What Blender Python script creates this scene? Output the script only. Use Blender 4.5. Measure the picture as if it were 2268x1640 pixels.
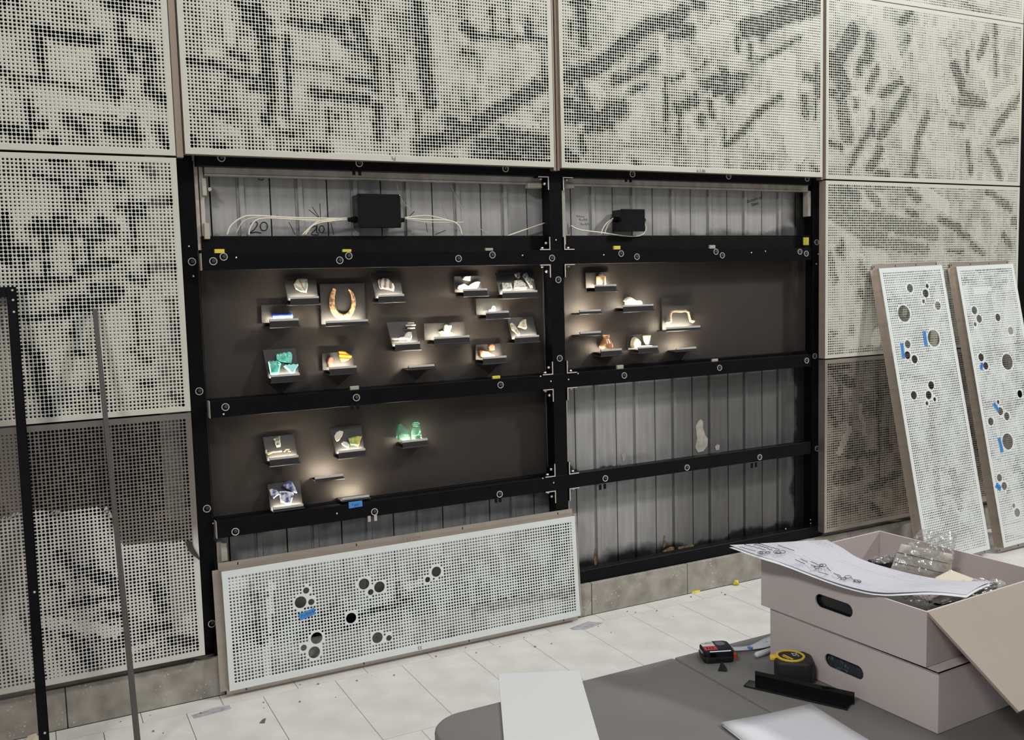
import bpy, math, random
import numpy as np
from mathutils import Vector, Matrix
from mathutils.geometry import delaunay_2d_cdt

for o in list(bpy.data.objects):
    bpy.data.objects.remove(o)
scene = bpy.context.scene
COL = scene.collection
R = math.radians

# ------------------------------------------------------------------ camera
FPX, PCX, PCY = 2089.5, 1134.0, 820.0
YAW, PITCH, ROLL = R(27.2249), R(-5.3103), R(-1.5284)
CAM = np.array([0.0, -3.58, 1.54])
_w = np.array([math.sin(YAW) * math.cos(PITCH), math.cos(YAW) * math.cos(PITCH), math.sin(PITCH)])
_r0 = np.array([math.cos(YAW), -math.sin(YAW), 0.0])
_u0 = np.cross(_r0, _w)
_r = _r0 * math.cos(ROLL) + _u0 * math.sin(ROLL)
_u = -_r0 * math.sin(ROLL) + _u0 * math.cos(ROLL)
cd = bpy.data.cameras.new('camera')
cam = bpy.data.objects.new('camera', cd)
COL.objects.link(cam)
cd.sensor_width = 36.0
cd.lens = FPX * 36.0 / 2268.0
cd.clip_start = 0.05
m = Matrix(((_r[0], _u[0], -_w[0], CAM[0]), (_r[1], _u[1], -_w[1], CAM[1]), (_r[2], _u[2], -_w[2], CAM[2]), (0, 0, 0, 1)))
cam.matrix_world = m
scene.camera = cam

# ------------------------------------------------------------------ light
world = bpy.data.worlds.new('hall_air')
scene.world = world
world.use_nodes = True
bg = world.node_tree.nodes['Background']
bg.inputs[0].default_value = (0.93, 0.96, 1.0, 1)
bg.inputs[1].default_value = 0.27


def area_lamp(name, loc, target, size, size_y, power, color):
    ld = bpy.data.lights.new(name, 'AREA')
    ld.shape = 'RECTANGLE'
    ld.size, ld.size_y, ld.energy, ld.color = size, size_y, power, color
    lo = bpy.data.objects.new(name, ld)
    COL.objects.link(lo)
    lo.location = loc
    lo.rotation_euler = (Vector(target) - Vector(loc)).to_track_quat('-Z', 'Y').to_euler()
    return lo


area_lamp('high_bay_lamp', (8.2, -4.0, 6.7), (2.2, 0, 1.2), 0.6, 0.6, 540, (1.0, 0.96, 0.90))
area_lamp('fill_lamp', (-3.2, -4.6, 5.0), (0.8, -1.4, 0.8), 1.4, 0.5, 180, (1.0, 0.97, 0.93))  # added fill from the left, brightens the box and table faces
area_lamp('fill_lamp', (2.2, -3.4, 5.2), (2.2, -0.5, 0.5), 1.4, 0.4, 70, (1.0, 0.97, 0.93))  # added weak fill that softens the shadows, no known fixture
area_lamp('fill_lamp', (3.6, -1.1, 4.9), (4.0, 0.0, 2.6), 1.6, 0.4, 34, (0.70, 0.82, 1.0))  # added cool fill, gives the upper right panels a bluish tint
scene.view_settings.view_transform = 'Standard'
scene.view_settings.look = 'None'
scene.view_settings.gamma = 1
scene.view_settings.use_curve_mapping = False
scene.view_settings.exposure = 0.0


# ------------------------------------------------------------------ helpers
def ray(px, py):
    return _r * (px - PCX) / FPX - _u * (py - PCY) / FPX + _w


def at(px, py, Y):
    """point of the wall-parallel plane y = Y seen at that spot of the photograph"""
    d = ray(px, py)
    return CAM + d * ((Y - CAM[1]) / d[1])


def atz(px, py, Z):
    d = ray(px, py)
    return CAM + d * ((Z - CAM[2]) / d[2])


def atp(px, py, P0, n):
    d = ray(px, py)
    P0, n = np.asarray(P0, float), np.asarray(n, float)
    return CAM + d * (np.dot(P0 - CAM, n) / np.dot(d, n))


def px_size(P):
    """metres per photo pixel at P, measured across the view"""
    return float(np.dot(np.asarray(P) - CAM, _w) / FPX)


def tag(o, label=None, cat=None, group=None, kind=None):
    if label:
        o['label'] = label
    if cat:
        o['category'] = cat
    if group:
        o['group'] = group
    if kind:
        o['kind'] = kind
    return o


ORG = {}


def root(name, loc, label=None, cat=None, group=None, kind=None, rot=None):
    o = bpy.data.objects.new(name, None)
    COL.objects.link(o)
    o.empty_display_size = 0.05
    o.location = loc
    if rot is not None:
        o.rotation_euler = rot
        ORG[o.name] = (0, 0, 0)
    else:
        ORG[o.name] = tuple(loc)
    tag(o, label, cat, group, kind)
    return o


class MB:
    """collects shapes, builds them as one mesh object"""

    def __init__(self):
        self.v, self.f = [], []

    def box(self, x0, x1, y0, y1, z0, z1):
        b = len(self.v)
        self.v += [(x0, y0, z0), (x1, y0, z0), (x1, y1, z0), (x0, y1, z0), (x0, y0, z1), (x1, y0, z1), (x1, y1, z1), (x0, y1, z1)]
        self.f += [tuple(b + i for i in q) for q in ((0, 3, 2, 1), (4, 5, 6, 7), (0, 1, 5, 4), (1, 2, 6, 5), (2, 3, 7, 6), (3, 0, 4, 7))]
        return self

    def hexa(self, pts):
        """8 points: bottom ring (ccw from above) then top ring"""
        b = len(self.v)
        self.v += [tuple(p) for p in pts]
        self.f += [tuple(b + i for i in q) for q in ((0, 3, 2, 1), (4, 5, 6, 7), (0, 1, 5, 4), (1, 2, 6, 5), (2, 3, 7, 6), (3, 0, 4, 7))]
        return self

    def tube(self, pts, rad, n=8, caps=True):
        pts = [Vector(p) for p in pts]
        rads = rad if isinstance(rad, (list, tuple)) else [rad] * len(pts)
        b = len(self.v)
        ref = None
        for i, p in enumerate(pts):
            d = (pts[min(i + 1, len(pts) - 1)] - pts[max(i - 1, 0)]).normalized()
            if ref is None:
                ref = d.orthogonal().normalized()
            ref = (ref - d * ref.dot(d)).normalized()
            s = d.cross(ref)
            for k in range(n):
                a = 2 * math.pi * k / n
                self.v.append(tuple(p + (ref * math.cos(a) + s * math.sin(a)) * rads[i]))
        for i in range(len(pts) - 1):
            for k in range(n):
                k2 = (k + 1) % n
                self.f.append((b + i * n + k, b + i * n + k2, b + (i + 1) * n + k2, b + (i + 1) * n + k))
        if caps:
            self.f.append(tuple(b + k for k in reversed(range(n))))
            self.f.append(tuple(b + (len(pts) - 1) * n + k for k in range(n)))
        return self

    def lathe(self, c, prof, n=20, axis='z'):
        """prof: (radius, height) pairs, from bottom"""
        b = len(self.v)
        for r_, h in prof:
            for k in range(n):
                a = 2 * math.pi * k / n
                x, y = r_ * math.cos(a), r_ * math.sin(a)
                if axis == 'z':
                    self.v.append((c[0] + x, c[1] + y, c[2] + h))
                elif axis == 'y':
                    self.v.append((c[0] + x, c[1] + h, c[2] - y))
                else:
                    self.v.append((c[0] + h, c[1] + x, c[2] + y))
        for i in range(len(prof) - 1):
            for k in range(n):
                k2 = (k + 1) % n
                self.f.append((b + i * n + k, b + i * n + k2, b + (i + 1) * n + k2, b + (i + 1) * n + k))
        self.f.append(tuple(b + k for k in reversed(range(n))))
        self.f.append(tuple(b + (len(prof) - 1) * n + k for k in range(n)))
        return self

    def grid(self, P):
        """P[i][j] points"""
        b = len(self.v)
        ni, nj = len(P), len(P[0])
        for row in P:
            self.v += [tuple(p) for p in row]
        for i in range(ni - 1):
            for j in range(nj - 1):
                self.f.append((b + i * nj + j, b + i * nj + j + 1, b + (i + 1) * nj + j + 1, b + (i + 1) * nj + j))
        return self

    def build(self, name, mat, parent=None, smooth=False, bevel=0, seg=1, solid=0, sub=0):
        org = np.array(ORG.get(parent.name, (0, 0, 0))) if parent else np.zeros(3)
        me = bpy.data.meshes.new(name)
        me.from_pydata([(v[0] - org[0], v[1] - org[1], v[2] - org[2]) for v in self.v], [], self.f)
        me.materials.append(mat)
        if smooth:
            me.polygons.foreach_set('use_smooth', [True] * len(me.polygons))
        me.update()
        o = bpy.data.objects.new(name, me)
        COL.objects.link(o)
        if parent:
            o.parent = parent
            ORG[o.name] = tuple(org)
        if solid:
            md = o.modifiers.new('s', 'SOLIDIFY')
            md.thickness = solid
            md.offset = 0
        if bevel:
            md = o.modifiers.new('b', 'BEVEL')
            md.width = bevel
            md.segments = seg
            md.limit_method = 'ANGLE'
        if sub:
            md = o.modifiers.new('u', 'SUBSURF')
            md.levels = md.render_levels = sub
        return o


def cdt_plate(outline, holes):
    """flat triangulation of an outline with holes; returns verts2d, tris, loops"""
    vs, es, loops = [], [], []
    for lp in [outline] + holes:
        b = len(vs)
        vs += [Vector((p[0], p[1])) for p in lp]
        es += [(b + i, b + (i + 1) % len(lp)) for i in range(len(lp))]
        loops.append(list(range(b, b + len(lp))))
    rv, re_, rf, ov, oe, of = delaunay_2d_cdt(vs, es, [], 0, 1e-7)

    def inside(pt, lp):
        c = False
        n = len(lp)
        for i in range(n):
            x1, y1 = lp[i][0], lp[i][1]
            x2, y2 = lp[(i + 1) % n][0], lp[(i + 1) % n][1]
            if (y1 > pt[1]) != (y2 > pt[1]) and pt[0] < (x2 - x1) * (pt[1] - y1) / (y2 - y1) + x1:
                c = not c
        return c
    tris = []
    for t in rf:
        c = sum((rv[i] for i in t), Vector((0, 0))) / len(t)
        if inside(c, outline) and not any(inside(c, h) for h in holes):
            tris.append(tuple(t))
    return [tuple(v) for v in rv], tris


def slab(outline, holes, t):
    """plate of thickness t (z 0..t) as MB-like verts and faces in local xy"""
    v2, tris = cdt_plate(outline, holes)
    n = len(v2)
    v = [(x, y, 0) for x, y in v2] + [(x, y, t) for x, y in v2]
    f = [tuple(reversed(q)) for q in tris] + [tuple(i + n for i in q) for q in tris]
    cnt = {}
    for q in tris:
        for a, b in ((q[0], q[1]), (q[1], q[2]), (q[2], q[0])):
            cnt[(a, b)] = cnt.get((a, b), 0) + 1
    for (a, b) in cnt:
        if (b, a) not in cnt:
            f.append((a, b, b + n, a + n))
    return v, f


# ------------------------------------------------------------------ materials
MATS = {}


def nodes_of(name):
    mt = bpy.data.materials.new(name)
    mt.use_nodes = True
    nt = mt.node_tree
    return mt, nt, nt.nodes['Principled BSDF']


def mat(name, color, rough=0.5, metal=0.0, spec=0.5, var=0.0, vscale=8.0, bump=0.0, bscale=60.0, color2=None, detail=4.0,
        stretch=(1, 1, 1), lo=0.35, hi=0.65, emit=0.0, trans=0.0, coat=0.0):
    if name in MATS:
        return MATS[name]
    mt, nt, b = nodes_of(name)
    b.inputs['Base Color'].default_value = (*color, 1)
    b.inputs['Roughness'].default_value = rough
    b.inputs['Metallic'].default_value = metal
    b.inputs['Specular IOR Level'].default_value = spec
    b.inputs['Transmission Weight'].default_value = trans
    b.inputs['Coat Weight'].default_value = coat
    if emit:
        b.inputs['Emission Color'].default_value = (*color, 1)
        b.inputs['Emission Strength'].default_value = emit
    tc = nt.nodes.new('ShaderNodeTexCoord')
    mp = nt.nodes.new('ShaderNodeMapping')
    mp.inputs['Scale'].default_value = stretch
    nt.links.new(tc.outputs['Object'], mp.inputs[0])
    if color2 is not None or var:
        nz = nt.nodes.new('ShaderNodeTexNoise')
        nz.inputs['Scale'].default_value = vscale
        nz.inputs['Detail'].default_value = detail
        nt.links.new(mp.outputs[0], nz.inputs['Vector'])
        rp = nt.nodes.new('ShaderNodeValToRGB')
        c2 = color2 if color2 is not None else tuple(max(0, c * (1 - var)) for c in color)
        rp.color_ramp.elements[0].position = lo
        rp.color_ramp.elements[1].position = hi
        rp.color_ramp.elements[0].color = (*c2, 1)
        rp.color_ramp.elements[1].color = (*color, 1)
        nt.links.new(nz.outputs['Fac'], rp.inputs[0])
        nt.links.new(rp.outputs[0], b.inputs['Base Color'])
    if bump:
        n2 = nt.nodes.new('ShaderNodeTexNoise')
        n2.inputs['Scale'].default_value = bscale
        n2.inputs['Detail'].default_value = 5
        nt.links.new(mp.outputs[0], n2.inputs['Vector'])
        bp = nt.nodes.new('ShaderNodeBump')
        bp.inputs['Strength'].default_value = bump
        bp.inputs['Distance'].default_value = 0.01
        nt.links.new(n2.outputs['Fac'], bp.inputs['Height'])
        nt.links.new(bp.outputs[0], b.inputs['Normal'])
    MATS[name] = mt
    return mt


PAINT = mat('pale_grey_green_paint', (0.48, 0.48, 0.415), 0.42, var=0.06, vscale=2.5, bump=0.02, bscale=200)
PAINT2 = mat('pale_cool_grey_paint', (0.60, 0.635, 0.62), 0.42, var=0.05, vscale=2.5)
STEEL = mat('bare_stainless_steel', (0.52, 0.46, 0.40), 0.33, 0.85, var=0.12, vscale=5, stretch=(1, 1, 8))
BLACK = mat('satin_black_steel', (0.0035, 0.0035, 0.0045), 0.38, spec=0.11, var=0.3, vscale=14)
BLACK2 = mat('dull_black_paint', (0.004, 0.004, 0.004), 0.6, spec=0.1, var=0.4, vscale=18)
VOID = mat('black_backing', (0.004, 0.004, 0.004), 0.9, spec=0.05)
BOARD = mat('charcoal_display_board', (0.034, 0.029, 0.0255), 0.55, spec=0.2, var=0.12, vscale=3)
PLATE = mat('charcoal_plate', (0.017, 0.0165, 0.016), 0.5, spec=0.3)
ALU = mat('cut_aluminium_edge', (0.62, 0.56, 0.50), 0.4, 0.5)
ZINC = mat('zinc_bolt', (0.75, 0.75, 0.78), 0.3, 0.8)
RINGM = mat('steel_insert_rim', (0.75, 0.74, 0.70), 0.3, 0.75)
GALV = mat('galvanised_channel', (0.50, 0.46, 0.41), 0.5, 0.2, color2=(0.36, 0.32, 0.28), vscale=9, stretch=(3, 1, 1))
TILE = mat('pale_floor_stone', (0.62, 0.61, 0.58), 0.55, color2=(0.53, 0.52, 0.49), vscale=7, bump=0.03, bscale=90)
GROUT = mat('floor_grout', (0.20, 0.18, 0.15), 0.9)
CARD = mat('pink_grey_cardboard', (0.50, 0.44, 0.43), 0.75, spec=0.2, var=0.05, vscale=4)
CARDIN = mat('beige_board_inside', (0.29, 0.25, 0.21), 0.7, spec=0.2, color2=(0.265, 0.228, 0.19), vscale=3)
PAPER = mat('white_paper', (0.57, 0.57, 0.60), 0.6, spec=0.2)
TABLE = mat('dark_grey_table_plastic', (0.155, 0.150, 0.142), 0.48, spec=0.4, var=0.12, vscale=5, bump=0.04, bscale=300)
GLOSS = mat('glossy_black_acrylic', (0.004, 0.004, 0.005), 0.08, spec=0.6)
BLUE = mat('blue_painters_tape', (0.045, 0.21, 0.52), 0.7, var=0.1, vscale=60)
YEL = mat('yellow_plastic', (0.62, 0.52, 0.06), 0.5)
WHITEC = mat('off_white_plastic', (0.34, 0.32, 0.27), 0.5)
CABLE = mat('cream_cable', (0.62, 0.59, 0.48), 0.5)
INK = mat('black_marker_ink', (0.012, 0.012, 0.014), 0.7, spec=0.1)
BAR = mat('grey_light_bar', (0.40, 0.39, 0.37), 0.4)
LED = mat('warm_led', (1.0, 0.88, 0.70), 0.5, emit=300.0)

# ================================================================== SETTING
# ---- floor: slab with single stone tiles
fl = root('floor', (2.0, -2.0, 0.0), kind='structure')
MB().box(-2.2, 7.0, -6.5, 0.30, -0.06, -0.004).build('floor_slab', GROUT, fl)
rng = random.Random(4)
tile_mesh = {}


def floor_tile(x0, x1, y0, y1):
    key = (round(x1 - x0, 4), round(y1 - y0, 4))
    if key not in tile_mesh:
        w_, d_ = key
        g = 0.0012
        mb = MB().box(g, w_ - g, g, d_ - g, -0.02, 0.0)
        o = mb.build('floor_tile', TILE, None)
        tile_mesh[key] = o.data
    else:
        o = bpy.data.objects.new('floor_tile', tile_mesh[key])
        COL.objects.link(o)
    o.parent = fl
    o.location = (x0 - 2.0, y0 + 2.0, rng.uniform(-0.0004, 0.0))
    return o


TP = 0.2795
for k in range(-9, 21):
    xs = 0.5646 + k * 0.281
    floor_tile(xs, xs + 0.281, -0.062, 0.03)
for rw in range(6):
    y1 = -0.062 - rw * 0.56
    for k in range(-8, 18):
        xs = 0.711 + k * TP + (TP / 2 if rw % 2 else 0)
        floor_tile(xs, xs + TP, y1 - 0.56, y1)

# ---- rear wall and plinth
MB().box(-2.2, 7.0, 0.20, 0.32, 0.0, 4.2).build('wall_back', VOID)
tag(bpy.data.objects['wall_back'], kind='structure')
STONE, _nt, _b = nodes_of('speckled_plinth_stone')
_tc = _nt.nodes.new('ShaderNodeTexCoord')
_n = _nt.nodes.new('ShaderNodeTexNoise'); _n.inputs['Scale'].default_value = 14; _n.inputs['Detail'].default_value = 6
_v = _nt.nodes.new('ShaderNodeTexVoronoi'); _v.inputs['Scale'].default_value = 70
_r1 = _nt.nodes.new('ShaderNodeValToRGB')
_r1.color_ramp.elements[0].color = (0.20, 0.185, 0.155, 1); _r1.color_ramp.elements[0].position = 0.3
_r1.color_ramp.elements[1].color = (0.34, 0.32, 0.28, 1); _r1.color_ramp.elements[1].position = 0.7
_r2 = _nt.nodes.new('ShaderNodeValToRGB')
_r2.color_ramp.elements[0].color = (1, 1, 1, 1); _r2.color_ramp.elements[0].position = 0.14
_r2.color_ramp.elements[1].color = (0, 0, 0, 1); _r2.color_ramp.elements[1].position = 0.24
_n3 = _nt.nodes.new('ShaderNodeTexNoise'); _n3.inputs['Scale'].default_value = 9
_r3 = _nt.nodes.new('ShaderNodeValToRGB')
_r3.color_ramp.elements[0].position = 0.5; _r3.color_ramp.elements[1].position = 0.62
_mu = _nt.nodes.new('ShaderNodeMath'); _mu.operation = 'MULTIPLY'
_mx = _nt.nodes.new('ShaderNodeMix'); _mx.data_type = 'RGBA'
_mx.inputs[7].default_value = (0.55, 0.53, 0.48, 1)
for a, b_ in ((_tc.outputs['Object'], _n.inputs['Vector']), (_tc.outputs['Object'], _v.inputs['Vector']), (_tc.outputs['Object'], _n3.inputs['Vector']),
              (_n.outputs['Fac'], _r1.inputs[0]), (_v.outputs['Distance'], _r2.inputs[0]), (_n3.outputs['Fac'], _r3.inputs[0]),
              (_r2.outputs[0], _mu.inputs[0]), (_r3.outputs[0], _mu.inputs[1]), (_mu.outputs[0], _mx.inputs[0]), (_r1.outputs[0], _mx.inputs[6]),
              (_mx.outputs[2], _b.inputs['Base Color'])):
    _nt.links.new(a, b_)
_b.inputs['Roughness'].default_value = 0.6
pl = root('baseboard_back', (2.0, 0.04, 0.0), kind='structure')
MB().box(-2.2, 7.0, 0.045, 0.2, 0.0, 0.142).build('plinth_core', GROUT, pl)
for k in range(-3, 11):
    xs = 0.042 + k * 0.5495
    MB().box(xs + 0.0018, xs + 0.5477, 0.03 + rng.uniform(0, 0.001), 0.05, 0.0005, 0.15 + rng.uniform(-0.001, 0.001)).build('plinth_stone', STONE, pl, bevel=0.0015)

# ---- galvanised steel deck behind the frame
DECK, _nt, _b = nodes_of('galvanised_deck')
_tc = _nt.nodes.new('ShaderNodeTexCoord')
_mp = _nt.nodes.new('ShaderNodeMapping'); _mp.inputs['Scale'].default_value = (9, 1, 0.8)
_n = _nt.nodes.new('ShaderNodeTexNoise'); _n.inputs['Scale'].default_value = 4; _n.inputs['Detail'].default_value = 6
_r1 = _nt.nodes.new('ShaderNodeValToRGB')
_r1.color_ramp.elements[0].color = (0.225, 0.225, 0.225, 1); _r1.color_ramp.elements[0].position = 0.3
_r1.color_ramp.elements[1].color = (0.315, 0.315, 0.31, 1); _r1.color_ramp.elements[1].position = 0.7
# black overspray: along the bottom rail, under the lower beam and at the right-hand end
_ge = _nt.nodes.new('ShaderNodeNewGeometry')
_sx = _nt.nodes.new('ShaderNodeSeparateXYZ')
_nn = _nt.nodes.new('ShaderNodeTexNoise'); _nn.inputs['Scale'].default_value = 6.5; _nn.inputs['Detail'].default_value = 5


def mth(op, a, b=None, clamp=False):
    nd = _nt.nodes.new('ShaderNodeMath'); nd.operation = op; nd.use_clamp = clamp
    for i, v in enumerate((a, b)):
        if v is None:
            continue
        if isinstance(v, (int, float)):
            nd.inputs[i].default_value = v
        else:
            _nt.links.new(v, nd.inputs[i])
    return nd.outputs[0]


def smooth(val, e0, e1):
    nd = _nt.nodes.new('ShaderNodeMapRange'); nd.interpolation_type = 'SMOOTHSTEP'
    nd.inputs['From Min'].default_value = e0; nd.inputs['From Max'].default_value = e1
    _nt.links.new(val, nd.inputs['Value'])
    return nd.outputs[0]


_nt.links.new(_ge.outputs['Position'], _sx.inputs[0])
_nt.links.new(_ge.outputs['Position'], _nn.inputs['Vector'])
_nt.links.new(_tc.outputs['Object'], _mp.inputs[0]); _nt.links.new(_mp.outputs[0], _n.inputs['Vector']); _nt.links.new(_n.outputs['Fac'], _r1.inputs[0])
wob = mth('MULTIPLY', mth('SUBTRACT', _nn.outputs['Fac'], 0.5), 0.16)
zz = mth('ADD', _sx.outputs['Z'], wob)
xx = mth('ADD', _sx.outputs['X'], wob)
low = smooth(zz, 0.275, 0.20)
mid = mth('MULTIPLY', mth('MULTIPLY', smooth(zz, 0.545, 0.60), smooth(zz, 0.68, 0.66)), smooth(xx, 2.62, 2.45))
mid2 = mth('MULTIPLY', mth('MULTIPLY', smooth(zz, 0.715, 0.665), smooth(zz, 0.60, 0.62)), 0.3)
end = smooth(xx, 3.54, 3.61)
row1 = mth('MULTIPLY', mth('MULTIPLY', smooth(zz, 1.785, 1.75), smooth(_sx.outputs['X'], 2.5, 3.0)), 0.7)
allb = mth('MAXIMUM', mth('MAXIMUM', low, mid), mth('MAXIMUM', mth('MAXIMUM', mid2, row1), end))
_mx = _nt.nodes.new('ShaderNodeMix'); _mx.data_type = 'RGBA'
_mx.inputs[7].default_value = (0.009, 0.009, 0.009, 1)
_nt.links.new(allb, _mx.inputs[0]); _nt.links.new(_r1.outputs[0], _mx.inputs[6])
_nt.links.new(_mx.outputs[2], _b.inputs['Base Color'])
_b.inputs['Roughness'].default_value = 0.45
_b.inputs['Metallic'].default_value = 0.0

dk = root('wall_deck', (2.1, 0.15, 0.15), kind='structure')
MB().box(0.56, 3.70, 0.172, 0.195, 0.152, 2.06).build('deck_backing', VOID, dk)
plank = None
SP = 0.2267
for k in range(-1, 14):
    if plank is None:
        prof = [(0.003, 0.0), (0.096, 0.0), (0.099, 0.004), (0.106, 0.004), (0.108, -0.007), (0.126, -0.007), (0.130, 0.0), (0.2237, 0.0), (0.2237, 0.02), (0.003, 0.02)]
        mb = MB()
        n_ = len(prof)
        for z_ in (0.0, 1.90):
            mb.v += [(x_, y_, z_) for x_, y_ in prof]
        mb.f = [(i, (i + 1) % n_, n_ + (i + 1) % n_, n_ + i) for i in range(n_)]
        o = mb.build('deck_plank', DECK, None)
        plank = o.data
    else:
        o = bpy.data.objects.new('deck_plank', plank)
        COL.objects.link(o)
    o.parent = dk
    o.location = (0.655 + k * SP - 2.1, 0.1515 - 0.15, 0.155 - 0.15)

# dried plaster and rust left on the deck
def deck_patch(name, pts, material):
    F = [at(x, y, 0.1498) for x, y in pts]
    k = len(F)
    ar = sum(F[i][0] * F[(i + 1) % k][2] - F[(i + 1) % k][0] * F[i][2] for i in range(k))
    if ar < 0:
        F = F[::-1]
    mb_ = MB()
    mb_.v = [tuple(p) for p in F] + [(p[0], 0.1516, p[2]) for p in F]
    mb_.f = [tuple(range(k)), tuple(reversed(range(k, 2 * k)))] + [(i, k + i, k + (i + 1) % k, (i + 1) % k) for i in range(k)]
    return mb_.build(name, material, dk)


PLASTER = mat('dried_plaster', (0.36, 0.34, 0.29), 0.8, color2=(0.27, 0.25, 0.21), vscale=30)
RUSTD = mat('rust_crumbs', (0.22, 0.15, 0.07), 0.9, color2=(0.10, 0.06, 0.03), vscale=40)
deck_patch('plaster_patch', [(1541, 945), (1546, 935), (1552, 929), (1557, 934), (1557, 948), (1563, 966), (1568, 972), (1567, 988), (1558, 1000), (1546, 1003), (1540, 992), (1544, 972)], PLASTER)
deck_patch('plaster_patch', [(1377, 1008), (1381, 1003), (1386, 1006), (1385, 1018), (1380, 1023)], PLASTER)
deck_patch('plaster_patch', [(1584, 990), (1588, 985), (1594, 986), (1593, 997), (1586, 998)], PLASTER)
deck_patch('rust_patch', [(1468, 1222), (1485, 1212), (1505, 1212), (1536, 1207), (1538, 1213), (1510, 1218), (1490, 1226), (1470, 1229)], RUSTD)
deck_patch('rust_patch', [(1315, 1240), (1318, 1215), (1321, 1222), (1324, 1240), (1322, 1255), (1317, 1254)], RUSTD)
deck_patch('rust_patch', [(1469, 1195), (1471, 1186), (1474, 1190), (1473, 1210), (1470, 1214)], RUSTD)

# ---- galvanised edge channels of the top row and debris strips of the deck
ch = root('deck_edge_trim', (0.6, 0.12, 1.68), 'galvanised steel channel running along the top of the deck behind the frame', 'channel')
MB().box(0.63, 2.065, 0.098, 0.138, 1.9665, 2.002).box(0.63, 2.065, 0.094, 0.098, 1.9665, 1.972).box(0.63, 2.065, 0.094, 0.098, 1.996, 2.002).build('channel', GALV, ch, bevel=0.001)
MB().box(2.15, 3.64, 0.098, 0.138, 1.9665, 2.002).box(2.15, 3.64, 0.094, 0.098, 1.9665, 1.972).box(2.15, 3.64, 0.094, 0.098, 1.996, 2.002).build('channel', GALV, ch, bevel=0.001)
MB().box(0.592, 0.606, 0.10, 0.14, 1.69, 2.02).build('upright_angle', GALV, ch, bevel=0.001)
MB().box(0.611, 0.626, 0.105, 0.14, 1.69, 2.02).build('upright_angle', GALV, ch, bevel=0.001)
MB().box(0.617, 0.633, 0.085, 0.105, 1.89, 1.955).build('trim_clip', WHITEC, ch, bevel=0.002)
MB().box(0.616, 0.636, 0.085, 0.105, 1.73, 1.79).build('trim_clip', WHITEC, ch, bevel=0.002)
MB().lathe((0.645, 0.09, 1.915), [(0.007, 0), (0.007, 0.02)], 10, 'y').build('trim_bolt', WHITEC, ch)
MB().box(2.148, 2.175, 0.085, 0.14, 1.70, 1.975).box(2.148, 2.225, 0.085, 0.125, 1.953, 1.972).build('trim_bracket', WHITEC, ch, bevel=0.002)
MB().box(1.99, 2.06, 0.085, 0.12, 1.948, 1.972).build('trim_bracket', WHITEC, ch, bevel=0.004)
MB().box(3.645, 3.662, 0.10, 0.14, 1.84, 1.97).build('upright_angle', GALV, ch, bevel=0.001)
la = root('lower_trim', (0.6, 0.1, 0.3), 'short galvanised angle between the left post and the deck behind the leaning panel', 'angle bar')
MB().box(0.598, 0.618, 0.10, 0.14, 0.16, 0.575).build('upright_angle', GALV, la, bevel=0.001)
MB().box(0.61, 0.635, 0.085, 0.10, 0.50, 0.575).build('trim_clip', WHITEC, la, bevel=0.003)
lb = root('lower_trim', (2.15, 0.1, 0.2), 'pale vertical angle strip beside the middle post by the lower deck', 'angle bar')
MB().box(2.152, 2.172, 0.10, 0.14, 0.20, 1.02).build('upright_angle', GALV, lb, bevel=0.001)

# ---- display boards inside the frame
for nm, x0, x1, z0, z1, lab in (
        ('display_board', 0.60, 2.078, 1.10, 1.64, 'wide charcoal display board with the horseshoe shelf and thirteen others'),
        ('display_board', 2.135, 3.664, 1.10, 1.64, 'charcoal display board with its shelves all at one end and the rest bare'),
        ('display_board', 0.60, 2.078, 0.645, 1.09, 'charcoal display board under the horseshoe board, with six shelves')):
    tag(MB().box(x0, x1, 0.139, 0.143, z0, z1).build(nm, BOARD), lab, 'board')

# ---- black steel frame
fr = root('steel_frame', (2.1, 0.09, 0.15), 'tall black steel frame of posts and beams holding the display boards', 'frame')
PB = dict(bevel=0.0012)
MB().box(0.50, 0.588, 0.09, 0.19, 0.152, 2.10).build('post', BLACK, fr, **PB)
MB().box(3.6665, 3.76, 0.09, 0.19, 0.152, 2.10).build('post', BLACK, fr, **PB)
MB().box(2.073, 2.1395, 0.052, 0.092, 0.152, 2.10).build('post', BLACK, fr, **PB)
MB().box(2.085, 2.128, 0.092, 0.138, 0.152, 2.10).build('post_web', BLACK, fr, **PB)
BZ = [(1.614, 1.677), (1.063, 1.127), (0.603, 0.667)]
for (b0, b1) in BZ:
    MB().box(0.595, 3.618, 0.050, 0.092, b0, b1).build('beam', BLACK, fr, **PB)
MB().box(0.595, 3.618, 0.050, 0.092, 1.995, 2.055).build('beam', BLACK, fr, **PB)
MB().box(0.56, 3.70, 0.050, 0.100, 0.152, 0.208).build('bottom_rail', BLACK, fr, **PB)
MB().box(0.60, 2.073, 0.100, 0.136, 1.677, 1.7425).build('back_rail', BLACK2, fr, **PB)
MB().box(2.14, 3.666, 0.100, 0.136, 1.677, 1.7425).build('back_rail', BLACK2, fr, **PB)
for z0 in (1.127, 0.667):
    MB().box(0.60, 2.073, 0.108, 0.138, z0 - 0.012, z0 + 0.001).build('board_ledge', BLACK, fr, **PB)
MB().box(2.14, 3.66, 0.108, 0.138, 1.115, 1.139).build('board_ledge', BLACK, fr, **PB)
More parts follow.
